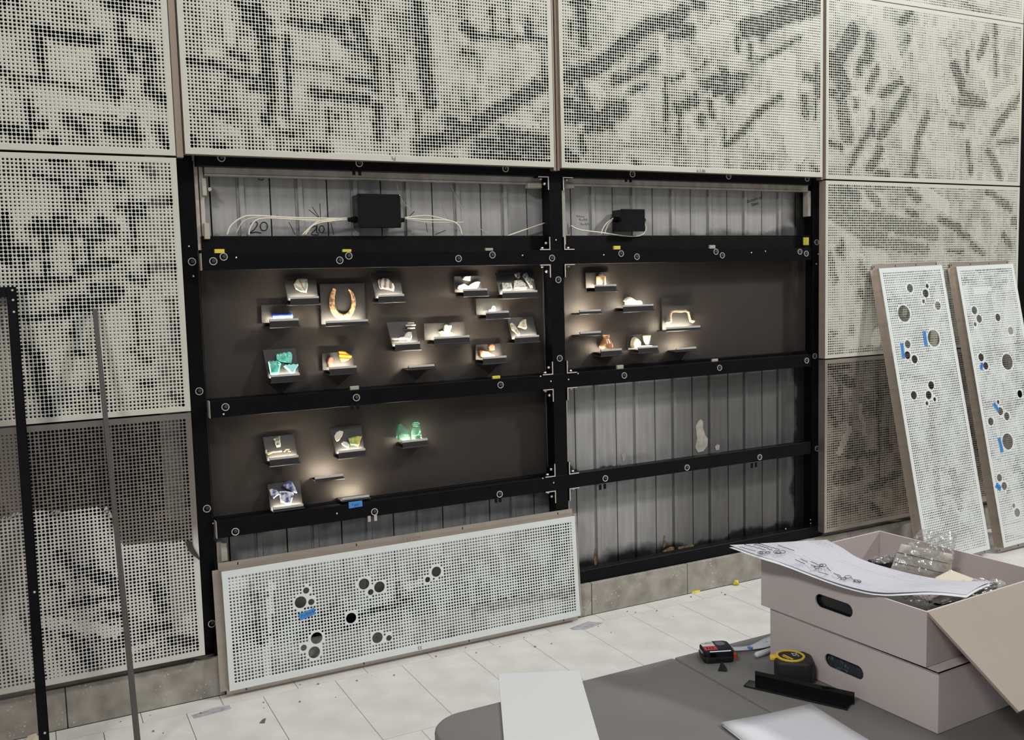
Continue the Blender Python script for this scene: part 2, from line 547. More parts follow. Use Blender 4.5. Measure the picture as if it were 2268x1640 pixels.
# corner brackets: cut ends of aluminium angle around the middle post
for (b0, b1) in BZ + [(1.995, 2.055)]:
    for sx in (-1, 1):
        for up in (-1, 1):
            if b0 > 1.9 and up > 0:
                continue
            xp = 2.0705 if sx < 0 else 2.142
            zb = b1 if up > 0 else b0
            L = 0.052
            x0, x1 = (xp - L, xp) if sx < 0 else (xp, xp + L)
            t = 0.0042
            mb = MB()
            cut = MB()
            xa, xb = (xp - t, xp) if sx < 0 else (xp, xp + t)
            for m_, ya, yb in ((mb, 0.047, 0.088), (cut, 0.0455, 0.047)):
                m_.box(x0, x1, ya, yb, *((zb, zb + t) if up > 0 else (zb - t, zb)))
                m_.box(xa, xb, ya, yb, *((zb + t, zb + L * 1.1) if up > 0 else (zb - L * 1.1, zb - t)))
            br = mb.build('corner_bracket', BLACK, fr)
            cut.build('cut_edge', ALU, br)
            bx_ = xp + sx * 0.010
            MB().lathe((bx_ - 0.006, 0.066, zb + up * 0.030), [(0.005, 0), (0.007, 0.004), (0.007, 0.009), (0.003, 0.012)], 8, 'x').build('bolt', ZINC, br, smooth=True)
            zc_ = zb + t if up > 0 else zb - t - 0.009
            MB().lathe((xp + sx * 0.030, 0.066, zc_), [(0.006, 0), (0.0075, 0.003), (0.006, 0.009)], 8, 'z').build('bolt', ZINC, br, smooth=True)
# end plates of the beams at the left post
for (b0, b1) in BZ:
    MB().box(0.5925, 0.595, 0.051, 0.091, b0, b1).build('end_plate', GALV, fr)
# threaded inserts: bright rim around a dark bore, placed from the photograph
BEAM_RINGS = [(472, 579), (495, 569), (752, 577), (772, 567), (1015, 573), (1090, 565), (1222, 572), (1375, 562), (1410, 569), (1585, 558), (1599, 566), (1771, 558), (1785, 562),
              (499, 902), (789, 881), (1108, 853), (1382, 832), (1593, 815), (1786, 799), (521, 1178), (829, 1134), (1106, 1095), (1340, 1060), (1521, 1036), (1682, 1013),
              (1236, 620), (1239, 794)]
POST_RINGS = [(425, 580), (441, 867), (458, 1127), (469, 1382), (1808, 537), (1804, 789), (1809, 994)]


def insert_ring(px, py, Y):
    P = at(px, py, Y)
    mb = MB()
    n_ = 18
    ring = [(0.0145, 0.0), (0.0145, -0.004), (0.0118, -0.004), (0.0112, 0.0)]
    b = 0
    for r_, y_ in ring:
        for k in range(n_):
            a = 2 * math.pi * k / n_
            mb.v.append((P[0] + r_ * math.cos(a), Y + y_, P[2] + r_ * math.sin(a)))
    for i in range(3):
        for k in range(n_):
            k2 = (k + 1) % n_
            mb.f.append((i * n_ + k, i * n_ + k2, (i + 1) * n_ + k2, (i + 1) * n_ + k))
    o = mb.build('threaded_insert', RINGM, fr, smooth=False)
    bore = MB().lathe((P[0], Y - 0.0012, P[2]), [(0.0115, 0), (0.0115, 0.001)], n_, 'y').build('bore', BLACK2, o)
    MB().lathe((P[0] + 0.003, Y - 0.0016, P[2] + 0.002), [(0.0068, 0), (0.0068, 0.0004)], 12, 'y').build('bolt_end', mat('dark_bolt_end', (0.06, 0.058, 0.055), 0.4, 0.4), o)


for q in BEAM_RINGS:
    insert_ring(q[0], q[1], 0.050)
for q in POST_RINGS:
    insert_ring(q[0], q[1], 0.090)
for q in [(795, 362), (490, 350), (1119, 374), (1400, 386), (1613, 391), (1787, 396)]:
    insert_ring(q[0], q[1], 0.050)
# shim clips standing on the beams
for px, py, mt_, nm in ((768, 557, YEL, 'y'), (486, 557, YEL, 'y'), (1083, 554, WHITEC, 'w'), (1366, 549, YEL, 'y'), (1577, 547, WHITEC, 'w'), (785, 860, WHITEC, 'w'), (1583, 799, WHITEC, 'w'), (1373, 813, WHITEC, 'w'), (1099, 837, YEL, 'y')):
    P = at(px, py, 0.07)
    MB().box(P[0] - 0.018, P[0] + 0.018, 0.066, 0.076, P[2] - 0.010, P[2] + 0.008).build('shim_clip', mt_, fr, bevel=0.001)
P = at(1784, 535, 0.09)
MB().box(P[0] - 0.018, P[0] + 0.016, 0.082, 0.09, P[2] - 0.02, P[2] + 0.02).build('shim_clip', YEL, fr, bevel=0.001)
# paired hanger tabs under beams
for px, py in ((818, 1150), (832, 1148), (784, 381), (797, 382), (1387, 397), (1397, 398), (1330, 1080), (1340, 1078), (1666, 1032), (1675, 1030), (780, 902), (792, 900), (1099, 1108), (1108, 1107)):
    Yt = 0.047
    P = at(px, py, Yt)
    MB().box(P[0] - 0.006, P[0] + 0.006, Yt, Yt + 0.004, P[2] - 0.012, P[2] + 0.012).build('hanger_tab', GALV if py > 1140 and py < 1155 else BLACK2, fr)
# small screws
for px, py, Y in ((418, 546, .09), (428, 612, .09), (523, 571, .05), (495, 918, .05), (1231, 532, .05), (1337, 565, .05), (1157, 566, .05), (1808, 585, .09), (1812, 563, .09), (1220, 845, .05), (1259, 841, .05), (1197, 834, .05), (1280, 828, .05), (746, 1138, .05), (472, 1160, .09), (1202, 1060, .05), (1226, 1070, .05), (1695, 557, .05), (1664, 560, .05), (1740, 1172, .05), (1795, 1152, .09), (1795, 1160, .09)):
    P = at(px, py, Y)
    MB().lathe((P[0], Y - 0.003, P[2]), [(0.002, 0), (0.0036, 0.0015), (0.0036, 0.003)], 8, 'y').build('screw', ZINC, fr, smooth=True)

# ================================================================== PERFORATED PANELS
PITCH_H = 0.0127


def seg_dist(U, V, a, b):
    ax, ay = a
    dx, dy = b[0] - ax, b[1] - ay
    L2 = dx * dx + dy * dy + 1e-12
    t = np.clip(((U - ax) * dx + (V - ay) * dy) / L2, 0, 1)
    return np.hypot(U - ax - t * dx, V - ay - t * dy)


def halftone(U, V, ci, ri, seed, base, amp, dark, light):
    """dot level 0..1 from a blocky tone field and strokes given on the panel (metres)"""
    rs = np.random.RandomState(seed)
    n1 = rs.rand(400, 400)
    amp = amp * 0.62
    lv = base + amp * (n1[(ri // 4) % 400, (ci // 3) % 400] - 0.5) + amp * 0.7 * (n1[(ri // 9 + 57) % 400, (ci // 2 + 91) % 400] - 0.5)
    lv = lv + amp * 0.45 * (n1[(ri + 200) % 400, (ci // 2 + 11) % 400] - 0.5)
    g = rs.rand(60, 80)
    fr_, fc_ = ri / 8.0, ci / 6.0
    r0_, c0_ = fr_.astype(int), fc_.astype(int)
    tr_, tc_ = fr_ - r0_, fc_ - c0_
    tr_, tc_ = tr_ * tr_ * (3 - 2 * tr_), tc_ * tc_ * (3 - 2 * tc_)
    sm = (g[r0_ % 60, c0_ % 80] * (1 - tc_) + g[r0_ % 60, (c0_ + 1) % 80] * tc_) * (1 - tr_) + (g[(r0_ + 1) % 60, c0_ % 80] * (1 - tc_) + g[(r0_ + 1) % 60, (c0_ + 1) % 80] * tc_) * tr_
    lv = lv + amp * 1.9 * (sm - 0.5)
    jit = (n1[(ri // 2 + 31) % 400, (ci // 2 + 131) % 400] - 0.5) * PITCH_H * 0.9
    for (pts, w, l) in light:
        for a, b in zip(pts[:-1], pts[1:]):
            d = seg_dist(U, V, a, b) + jit
            lv = np.where(d < w / 2, np.minimum(lv, l + 0.15 * (n1[(ri // 3) % 400, ci % 400] - 0.5)), lv)
    for (pts, w, l) in dark:
        for a, b in zip(pts[:-1], pts[1:]):
            d = seg_dist(U, V, a, b) + jit
            lv = np.where(d < w / 2, np.maximum(lv, l + 0.22 * (n1[ri % 400, (ci + 77) % 400] - 0.5)), lv)
            e_ = (d - w / 2) / (PITCH_H * 1.7) + 0.5 * (n1[(ri // 2 + 301) % 400, (ci // 2 + 222) % 400] - 0.5)
            lv = np.where((d >= w / 2) & (e_ < 1), np.maximum(lv, l * 0.80 - 0.42 * np.clip(e_, 0, 1)), lv)
    return np.round(np.clip(lv, 0.0, 1.0) * 6) / 6


def sheet_mesh(name, W, H, margin, seed, base, amp, dark, light, material, n=12, walls=True, circles=(), bare_fn=None, crop=None):
    """perforated sheet in local x,z (front face y=0, back y=0.003)"""
    p = PITCH_H
    nc = int(round((W - 2 * margin) / p))
    nr = int(round((H - 2 * margin) / p))
    u0, v0 = (W - nc * p) / 2, (H - nr * p) / 2
    ci, ri = np.meshgrid(np.arange(nc), np.arange(nr))
    ci, ri = ci.ravel(), ri.ravel()
    U, V = u0 + (ci + 0.5) * p, v0 + (ri + 0.5) * p
    mask = np.zeros(len(U), bool)
    for (cu, cv, cr) in circles:
        mask |= np.hypot(U - cu, V - cv) < cr + 0.62 * p
    lv = halftone(U, V, ci, ri, seed, base, amp, dark, light)
    rad = p * (0.115 + 0.335 * lv)
    solid_rows = None
    if crop is not None:
        mask_c = V > crop
    else:
        mask_c = np.zeros(len(U), bool)
    keep = ~(mask | mask_c)
    Uk, Vk, Rk = U[keep], V[keep], rad[keep]
    N = len(Uk)
    ang = 2 * np.pi * np.arange(n) / n
    h = p / 2
    per = 4 + n * (2 if walls else 1)
    vt = np.zeros((N, per, 3))
    for c, (sx, sz) in enumerate(((1, 1), (-1, 1), (-1, -1), (1, -1))):
        vt[:, c, 0] = Uk + sx * h
        vt[:, c, 2] = Vk + sz * h
    vt[:, 4:4 + n, 0] = Uk[:, None] + Rk[:, None] * np.cos(ang)
    vt[:, 4:4 + n, 2] = Vk[:, None] + Rk[:, None] * np.sin(ang)
    if walls:
        vt[:, 4 + n:, 0] = vt[:, 4:4 + n, 0]
        vt[:, 4 + n:, 2] = vt[:, 4:4 + n, 2]
        vt[:, 4 + n:, 1] = 0.0012
    tr = []
    q = n // 4
    for c in range(4):
        for k in range(q):
            tr.append((c, 4 + (c * q + k + 1) % n, 4 + (c * q + k) % n))
        tr.append((c, (c + 1) % 4, 4 + ((c + 1) * q) % n))
    if walls:
        for k in range(n):
            k2 = (k + 1) % n
            tr.append((4 + k, 4 + k2, 4 + n + k2))
            tr.append((4 + k, 4 + n + k2, 4 + n + k))
    tr = np.array(tr)
    T = (tr[None] + (np.arange(N) * per)[:, None, None]).reshape(-1, 3)
    VV = vt.reshape(-1, 3)
    ev, et = [], []

    def quad(xa, xb, za, zb):
        b = len(ev)
        ev.extend([(xa, 0, za), (xb, 0, za), (xb, 0, zb), (xa, 0, zb)])
        et.extend([(b, b + 1, b + 2), (b, b + 2, b + 3)])
    vtop = v0 + nr * p
    if crop is not None:
        vtop = v0 + math.ceil((crop - v0) / p - 0.5) * p
    quad(0, W, 0, v0)
    quad(0, W, vtop, H)
    quad(0, u0, v0, vtop)
    quad(W - u0, W, v0, vtop)
    if mask.any():
        M = mask.reshape(nr, nc)
        vs, idx, edges = [], {}, []

        def vid(i, j):
            if (i, j) not in idx:
                idx[(i, j)] = len(vs)
                vs.append(Vector((u0 + i * p, v0 + j * p)))
            return idx[(i, j)]
        for j in range(nr):
            for i in range(nc):
                if not M[j, i]:
                    continue
                for di, dj, e in ((0, -1, ((0, 0), (1, 0))), (1, 0, ((1, 0), (1, 1))), (0, 1, ((1, 1), (0, 1))), (-1, 0, ((0, 1), (0, 0)))):
                    a, b_ = j + dj, i + di
                    if a < 0 or b_ < 0 or a >= nr or b_ >= nc or not M[a, b_]:
                        edges.append((vid(i + e[0][0], j + e[0][1]), vid(i + e[1][0], j + e[1][1])))
        for (cu, cv, cr) in circles:
            b = len(vs)
            nn = 28
            vs += [Vector((cu + cr * math.cos(2 * math.pi * k / nn), cv + cr * math.sin(2 * math.pi * k / nn))) for k in range(nn)]
            edges += [(b + k, b + (k + 1) % nn) for k in range(nn)]
        rv, re_, rf, _a, _b2, _c = delaunay_2d_cdt(vs, edges, [], 0, 1e-7)
        b = len(ev)
        ev.extend([(v.x, 0, v.y) for v in rv])
        for t in rf:
            cx_ = sum(rv[i].x for i in t) / 3
            cy_ = sum(rv[i].y for i in t) / 3
            i, j = int((cx_ - u0) / p), int((cy_ - v0) / p)
            if not (0 <= i < nc and 0 <= j < nr and M[j, i]):
                continue
            if any(math.hypot(cx_ - c[0], cy_ - c[1]) < c[2] * 0.995 for c in circles):
                continue
            et.append(tuple(b + i_ for i_ in t))
        for (cu, cv, cr) in circles:
            nn = 28
            b = len(ev)
            for k in range(nn):
                a = 2 * math.pi * k / nn
                ev.append((cu + cr * math.cos(a), 0, cv + cr * math.sin(a)))
                ev.append((cu + cr * math.cos(a), 0.003, cv + cr * math.sin(a)))
            for k in range(nn):
                k2 = (k + 1) % nn
                et.append((b + 2 * k, b + 2 * k2, b + 2 * k2 + 1))
                et.append((b + 2 * k, b + 2 * k2 + 1, b + 2 * k + 1))
    nb = len(VV)
    VV = np.concatenate([VV, np.array(ev, float)]) if ev else VV
    T = np.concatenate([T, np.array(et, int) + nb]) if et else T
    me = bpy.data.meshes.new(name)
    me.vertices.add(len(VV))
    me.vertices.foreach_set('co', VV.ravel().astype(np.float32))
    me.loops.add(len(T) * 3)
    me.loops.foreach_set('vertex_index', T.ravel().astype(np.int32))
    me.polygons.add(len(T))
    me.polygons.foreach_set('loop_start', (np.arange(len(T)) * 3).astype(np.int32))
    me.polygons.foreach_set('loop_total', np.full(len(T), 3, np.int32))
    me.update(calc_edges=True)
    me.validate()
    me.materials.append(material)
    if bare_fn is not None:
        at_ = me.attributes.new('bare', 'FLOAT', 'POINT')
        at_.data.foreach_set('value', bare_fn(VV[:, 0], VV[:, 2]).astype(np.float32))
    return me


def to_panel(strokes, ox, oz, lvl):
    """photo strokes -> panel metres: each is (points, width px[, level])"""
    out = []
    for s in strokes:
        pts, w = s[0], s[1]
        l = s[2] if len(s) > 2 else lvl
        P = [at(x, y, 0.0) for x, y in pts]
        out.append(([(q[0] - ox, q[2] - oz) for q in P], w * 1.15 * px_size(P[0]), l))
    return out


def wall_panel(label, x0, x1, z0, z1, seed, base, amp, dark, light, material, retmat, n=12, walls=True, bare_fn=None, crop=None, group=None):
    rt = root('perforated_panel', (x0, 0, z0), label, 'panel', group)
    me = sheet_mesh('face_sheet', x1 - x0, z1 - z0, 0.0195, seed, base, amp, to_panel(dark, x0, z0, 0.93), to_panel(light, x0, z0, 0.06), material, n, walls, (), bare_fn, crop)
    o = bpy.data.objects.new('face_sheet', me)
    COL.objects.link(o)
    o.parent = rt
    D_ = 0.042
    W, H = x1 - x0, z1 - z0
    for nm, b in (('side_return', (0, 0.002, 0.0, D_, 0, H)), ('side_return', (W - 0.002, W, 0.0, D_, 0, H)), ('bottom_return', (0.002, W - 0.002, 0.0005, D_, 0, 0.002)), ('top_return', (0.002, W - 0.002, 0.0005, D_, H - 0.002, H))):
        mb = MB().box(*b)
        mb.v = [(v[0] + x0, v[1], v[2] + z0) for v in mb.v]
        mb.build(nm, retmat, rt)
    return rt


RETURN = mat('brown_bare_return', (0.34, 0.27, 0.215), 0.45, 0.3)
XL0, XL1 = -1.02, 0.5205
ZB, ZS, ZT, ZTT = 0.182, 1.1000, 2.0170, 2.940
XR0, XR1 = 3.661, 5.20

wall_panel('pale perforated top-row wall panel with a blocky house shape in its dots', XL0, XL1, 2.0215, ZTT - 0.004, 11, 0.34, 0.48,
           [([(0, 5), (40, 6)], 10), ([(240, 8), (325, 38)], 14), ([(235, 2), (330, 6)], 14), ([(80, 68), (215, 88)], 18), ([(82, 65), (95, 170)], 12),
            ([(20, 162), (180, 198)], 9, .8), ([(265, 55), (290, 150)], 18), ([(270, 85), (340, 130)], 12), ([(325, 105), (332, 205)], 17), ([(240, 145), (252, 200)], 30),
            ([(335, 195), (366, 228)], 13), ([(0, 155), (40, 190)], 10, .8), ([(0, 282), (58, 300)], 20), ([(63, 225), (70, 275)], 8), ([(70, 282), (95, 276)], 8),
            ([(155, 268), (185, 290)], 20), ([(240, 285), (300, 298)], 24), ([(292, 268), (300, 285)], 10), ([(352, 285), (370, 322)], 16), ([(110, 308), (126, 316)], 9)],
           [([(120, 225), (300, 250)], 26), ([(120, 100), (190, 130)], 16, .2), ([(320, 270), (340, 310)], 14)], PAINT, RETURN)

wall_panel('pale perforated top-row wall panel directly above the horseshoe display board', 0.549, 2.076, 2.0295, ZTT - 0.004, 12, 0.38, 0.5,
           [([(405, 20), (440, 300)], 60, .5), ([(532, 8), (592, 49)], 16), ([(568, 20), (603, 200)], 22), ([(600, 200), (600, 250)], 14), ([(586, 258), (592, 270)], 12),
            ([(411, 135), (494, 149)], 12), ([(547, 40), (603, 91)], 15), ([(516, 118), (547, 133)], 14), ([(509, 162), (603, 182)], 15), ([(556, 190), (603, 200)], 14),
            ([(636, 83), (637, 258)], 8), ([(641, 47), (720, 63)], 12), ([(732, 48), (755, 65)], 26), ([(790, 52), (812, 120)], 24), ([(770, 95), (797, 112)], 14),
            ([(815, 120), (832, 152)], 18), ([(830, 130), (830, 195)], 14), ([(812, 0), (813, 50)], 6), ([(798, 0), (800, 16)], 6), ([(775, 176), (828, 184)], 14),
            ([(697, 205), (815, 222)], 17), ([(632, 142), (745, 154)], 10, .65), ([(835, 235), (838, 305)], 16), ([(725, 245), (726, 302)], 5), ([(745, 250), (748, 300)], 5, .7), ([(772, 245), (775, 300)], 5, .7),
            ([(925, 0), (930, 72)], 22), ([(932, 75), (940, 150)], 28), ([(940, 150), (952, 226)], 26), ([(862, 100), (863, 160)], 6), ([(1032, 58), (1052, 80)], 20),
            ([(1040, 78), (1210, 87)], 8), ([(1090, 20), (1092, 80)], 8), ([(1125, 10), (1126, 80)], 5), ([(1170, 45), (1172, 75)], 15), ([(1025, 115), (1050, 120)], 8),
            ([(930, 324), (975, 310), (1050, 282), (1105, 245), (1158, 214), (1213, 180)], 27), ([(926, 246), (926, 320)], 12, .8), ([(992, 265), (1030, 287)], 16),
            ([(1050, 342), (1215, 357)], 13), ([(1065, 320), (1215, 333)], 24), ([(1105, 293), (1215, 312)], 18), ([(1112, 282), (1118, 298)], 12), ([(1050, 205), (1052, 270)], 8, .8),
            ([(425, 308), (434, 324)], 14), ([(473, 322), (500, 327)], 13), ([(695, 328), (722, 334)], 13), ([(615, 294), (660, 298)], 6), ([(647, 333), (660, 335)], 8), ([(470, 243), (500, 250)], 8), ([(878, 268), (880, 288)], 8)],
           [([(614, 80), (622, 280)], 14), ([(740, 92), (752, 122)], 16), ([(735, 336), (910, 350)], 12), ([(980, 328), (1030, 342)], 13), ([(1135, 268), (1190, 278)], 12), ([(430, 265), (520, 290)], 16), ([(500, 20), (515, 110)], 16), ([(960, 40), (990, 170)], 22, .18), ([(880, 180), (890, 250)], 14, .15)],
           PAINT, RETURN)

wall_panel('pale perforated top-row wall panel above the half-empty display board', 2.108, 3.643, 2.0295, ZTT - 0.004, 13, 0.36, 0.42,
           [([(1272, 6), (1300, 6)], 16), ([(1287, 15), (1293, 92)], 22), ([(1263, 50), (1264, 80)], 5), ([(1538, 6), (1556, 10)], 18),
            ([(1515, 22), (1490, 46), (1435, 57), (1402, 84), (1370, 110), (1343, 132), (1310, 152), (1258, 174)], 26), ([(1486, 77), (1530, 74)], 15), ([(1500, 56), (1534, 66)], 15),
            ([(1450, 128), (1428, 148), (1392, 168), (1358, 180)], 16), ([(1428, 187), (1398, 203)], 9), ([(1812, 10), (1741, 30), (1687, 56), (1652, 62)], 34), ([(1722, 25), (1687, 86)], 14),
            ([(1633, 84), (1633, 110)], 9), ([(1663, 97), (1663, 128)], 8), ([(1682, 134), (1714, 117), (1741, 101), (1770, 84)], 7), ([(1553, 184), (1585, 174), (1650, 170)], 14),
            ([(1566, 192), (1644, 190)], 14), ([(1582, 204), (1633, 200)], 12), ([(1602, 158), (1618, 220)], 20), ([(1574, 134), (1540, 156)], 6), ([(1512, 165), (1490, 178)], 7),
            ([(1811, 150), (1811, 208)], 13), ([(1784, 168), (1808, 180)], 14), ([(1782, 216), (1784, 253)], 14), ([(1806, 220), (1806, 260)], 4), ([(1728, 213), (1671, 257)], 11),
            ([(1663, 272), (1644, 291), (1612, 318)], 12), ([(1605, 288), (1605, 324)], 5), ([(1475, 174), (1476, 291)], 7), ([(1499, 238), (1542, 224)], 17), ([(1542, 208), (1542, 236)], 8),
            ([(1553, 259), (1553, 272)], 18), ([(1572, 228), (1577, 254)], 12), ([(1504, 250), (1504, 300)], 8), ([(1286, 200), (1302, 235)], 18), ([(1250, 224), (1305, 244)], 22), ([(1250, 260), (1337, 262)], 20),
            ([(1347, 232), (1380, 232)], 18), ([(1340, 248), (1380, 248)], 20), ([(1300, 287), (1352, 277)], 18), ([(1286, 306), (1293, 337)], 13), ([(1254, 340), (1276, 358)], 18), ([(1370, 322), (1472, 320)], 8, .6),
            ([(1650, 368), (1690, 369)], 14, .65), ([(1666, 347), (1714, 348)], 14, .6), ([(1402, 355), (1415, 366)], 10), ([(1800, 370), (1812, 385)], 10), ([(1250, 110), (1290, 125)], 16, .6)],
           [([(1465, 85), (1470, 165)], 14), ([(1312, 187), (1332, 212)], 22), ([(1745, 265), (1765, 335)], 46, .14), ([(1560, 82), (1610, 60)], 28, .16), ([(1750, 132), (1745, 192)], 28, .16), ([(1380, 20), (1420, 30)], 30, .2), ([(1250, 190), (1270, 195)], 8)],
           PAINT, RETURN)

wall_panel('pale perforated wall panel of the top row over the two steep leaning panels', XR0, XR1, 2.0215, ZTT - 0.004, 14, 0.38, 0.42,
           [([(1890, 70), (1865, 116), (1845, 156)], 34), ([(1928, 86), (1922, 129)], 26), ([(1841, 132), (1870, 192)], 36), ([(1908, 136), (1900, 162)], 16), ([(1842, 205), (1860, 224)], 16), ([(1942, 152), (1924, 196)], 14),
            ([(1895, 224), (1895, 236)], 10), ([(1995, 180), (1955, 209)], 14), ([(2010, 200), (1995, 231), (1977, 263), (1948, 302)], 17), ([(1950, 330), (1938, 360), (1925, 372)], 18), ([(1866, 236), (1876, 302)], 30, .85),
            ([(1930, 278), (1910, 316), (1892, 346), (1878, 382)], 12), ([(1933, 248), (1933, 297)], 9), ([(1840, 319), (1862, 326)], 10), ([(2053, 256), (2033, 303), (2028, 336), (2020, 386)], 15), ([(2005, 388), (2030, 390)], 8),
            ([(1945, 384), (1964, 386)], 14), ([(2018, 28), (1995, 48)], 15), ([(2010, 82), (2010, 90)], 10), ([(2115, 146), (2130, 186)], 22), ([(2143, 116), (2143, 161)], 7), ([(2184, 85), (2169, 123)], 15), ([(2205, 58), (2205, 166)], 11),
            ([(2130, 201), (2180, 231)], 14), ([(2128, 226), (2170, 232)], 13), ([(2108, 273), (2133, 279)], 10), ([(2143, 318), (2150, 381)], 11), ([(2190, 336), (2215, 389)], 15), ([(2261, 211), (2225, 257), (2200, 293)], 15), ([(2210, 318), (2262, 308)], 9)],
           [([(1960, 60), (1990, 140)], 26, .18), ([(1880, 205), (1930, 215)], 10), ([(2060, 60), (2090, 230)], 26, .22), ([(2180, 160), (2190, 195)], 14), ([(1912, 330), (1925, 350)], 8), ([(2200, 230), (2240, 200)], 20, .15)],
           PAINT, RETURN, n=8, walls=False)

wall_panel('pale perforated wall panel of the highest row, only its lower edge in view', XR0, XR1, ZTT, 3.856, 15, 0.36, 0.35,
           [([(2130, 8), (2190, 30)], 12, .7)], [], PAINT, RETURN, n=8, walls=False)

wall_panel('pale perforated middle-row wall panel behind the leaning dark metal strip', XL0, XL1, ZS + 0.0035, ZT - 0.0035, 16, 0.41, 0.42,
           [([(110, 353), (150, 357)], 10), ([(204, 359), (242, 373)], 12), ([(321, 369), (340, 384)], 14), ([(83, 388), (132, 403)], 12), ([(242, 397), (276, 406)], 14), ([(182, 403), (208, 407)], 10), ([(145, 414), (175, 417)], 8), ([(175, 438), (186, 448)], 10),
            ([(265, 457), (382, 446)], 12), ([(284, 468), (318, 475)], 14), ([(296, 478), (296, 551)], 8), ([(125, 482), (151, 482)], 10), ([(85, 498), (163, 501)], 14), ([(76, 512), (250, 512)], 16), ([(223, 491), (242, 501)], 12), ([(97, 526), (103, 546)], 12),
            ([(190, 525), (227, 529)], 10), ([(0, 476), (18, 570)], 24), ([(0, 548), (58, 562)], 20), ([(101, 536), (102, 612)], 8), ([(163, 528), (166, 596)], 5), ([(200, 541), (200, 581)], 6), ([(170, 592), (242, 590)], 10), ([(168, 604), (197, 606)], 9), ([(200, 581), (262, 581)], 9),
            ([(57, 624), (160, 620)], 12), ([(50, 646), (95, 641)], 10), ([(54, 581), (56, 614)], 6), ([(250, 550), (340, 550)], 6, .75), ([(329, 597), (393, 590)], 14), ([(290, 619), (320, 619)], 12), ([(250, 631), (262, 656)], 10), ([(208, 641), (265, 646)], 16), ([(155, 668), (250, 664)], 14),
            ([(136, 687), (212, 683)], 16), ([(60, 703), (150, 698)], 12), ([(49, 776), (80, 789)], 14), ([(60, 760), (72, 800)], 9), ([(378, 672), (400, 786)], 20, .72), ([(84, 807), (108, 916)], 22), ([(162, 710), (162, 745)], 8), ([(170, 781), (185, 785)], 10), ([(204, 861), (227, 876)], 14),
            ([(378, 876), (408, 891)], 14), ([(310, 853), (355, 849)], 8), ([(60, 852), (230, 902)], 44, .62), ([(304, 650), (304, 760)], 6, .75), ([(295, 778), (330, 800)], 10, .8)],
           [([(265, 487), (280, 517)], 22), ([(275, 566), (330, 586)], 14), ([(72, 547), (80, 607)], 14), ([(100, 653), (145, 669)], 12), ([(180, 625), (240, 622)], 12, .15), ([(240, 690), (300, 720)], 20, .2)],
           PAINT, RETURN)

# lower left: protective film torn off the upper part, bare steel showing
FILM, _nt, _b = nodes_of('torn_film_on_stainless')
_at = _nt.nodes.new('ShaderNodeAttribute'); _at.attribute_name = 'bare'
_tc = _nt.nodes.new('ShaderNodeTexCoord')
_n = _nt.nodes.new('ShaderNodeTexNoise'); _n.inputs['Scale'].default_value = 3; _n.inputs['Detail'].default_value = 3
_rr = _nt.nodes.new('ShaderNodeValToRGB')
_rr.color_ramp.elements[0].position = 0.45; _rr.color_ramp.elements[1].position = 0.55
_mp = _nt.nodes.new('ShaderNodeMapping'); _mp.inputs['Scale'].default_value = (2, 1, 0.3)
_rs = _nt.nodes.new('ShaderNodeValToRGB')
_rs.color_ramp.elements[0].color = (0.25, 0.225, 0.205, 1); _rs.color_ramp.elements[1].color = (0.46, 0.42, 0.375, 1)
_mx = _nt.nodes.new('ShaderNodeMix'); _mx.data_type = 'RGBA'
_mx.inputs[6].default_value = (0.52, 0.515, 0.475, 1)
for a, b_ in ((_at.outputs['Fac'], _rr.inputs[0]), (_tc.outputs['Object'], _mp.inputs[0]), (_mp.outputs[0], _n.inputs['Vector']), (_n.outputs['Fac'], _rs.inputs[0]), (_rs.outputs[0], _mx.inputs[7]), (_rr.outputs[0], _mx.inputs[0]), (_mx.outputs[2], _b.inputs['Base Color'])):
    _nt.links.new(a, b_)
_ml = _nt.nodes.new('ShaderNodeMath'); _ml.operation = 'MULTIPLY'; _ml.inputs[1].default_value = 0.92
_nt.links.new(_rr.outputs[0], _ml.inputs[0]); _nt.links.new(_ml.outputs[0], _b.inputs['Metallic'])
_b.inputs['Roughness'].default_value = 0.3
TEAR = [(-60, 1158), (0, 1150), (45, 1138), (78, 1130), (130, 1135), (215, 1122), (240, 1140), (262, 1190), (272, 1208), (300, 1207), (405, 1197), (420, 1215), (440, 1243), (470, 1250)]
_tp = [at(x, y, 0) for x, y in TEAR]
_tx, _tz = [q[0] - XL0 for q in _tp], [q[2] - ZB for q in _tp]


def bare_fn(u, v):
    rs = np.random.RandomState(3)
    zl = np.interp(u, _tx, _tz)
    return np.clip(0.5 + (v - zl) / 0.008, 0, 1)


p3 = wall_panel('lower perforated wall panel with its grey film torn off, bare steel above the ragged tear', XL0, XL1, ZB, ZS - 0.0035, 17, 0.62, 0.22,
           [([(95, 990), (420, 960)], 60, .78), ([(95, 1050), (425, 1030)], 70, .80), ([(100, 1120), (430, 1090)], 60, .76), ([(133, 1230), (177, 1270)], 22, .88), ([(200, 1270), (265, 1302)], 24), ([(160, 1337), (265, 1320)], 15), ([(110, 1290), (135, 1302)], 10), ([(233, 1359), (273, 1367)], 12),
            ([(340, 1296), (362, 1350)], 22, .9), ([(322, 1384), (370, 1391)], 18), ([(378, 1416), (442, 1424)], 18), ([(175, 1432), (217, 1496)], 28, .88), ([(140, 1405), (168, 1420)], 10)],
           [([(334, 946), (354, 962)], 16), ([(20, 960), (38, 1110)], 50, .33), ([(88, 1377), (257, 1400)], 24, .2), ([(20, 1380), (60, 1480)], 40, .32), ([(285, 1440), (330, 1430)], 16, .25), ([(100, 1455), (125, 1500)], 30, .25)],
           FILM, STEEL, walls=False, bare_fn=bare_fn)
mb = MB()
tf = [(411, 1203), (419, 1199), (426, 1213), (435, 1228), (441, 1241), (428, 1231), (417, 1219)]
P_ = [at(x, y, -0.004) for x, y in tf]
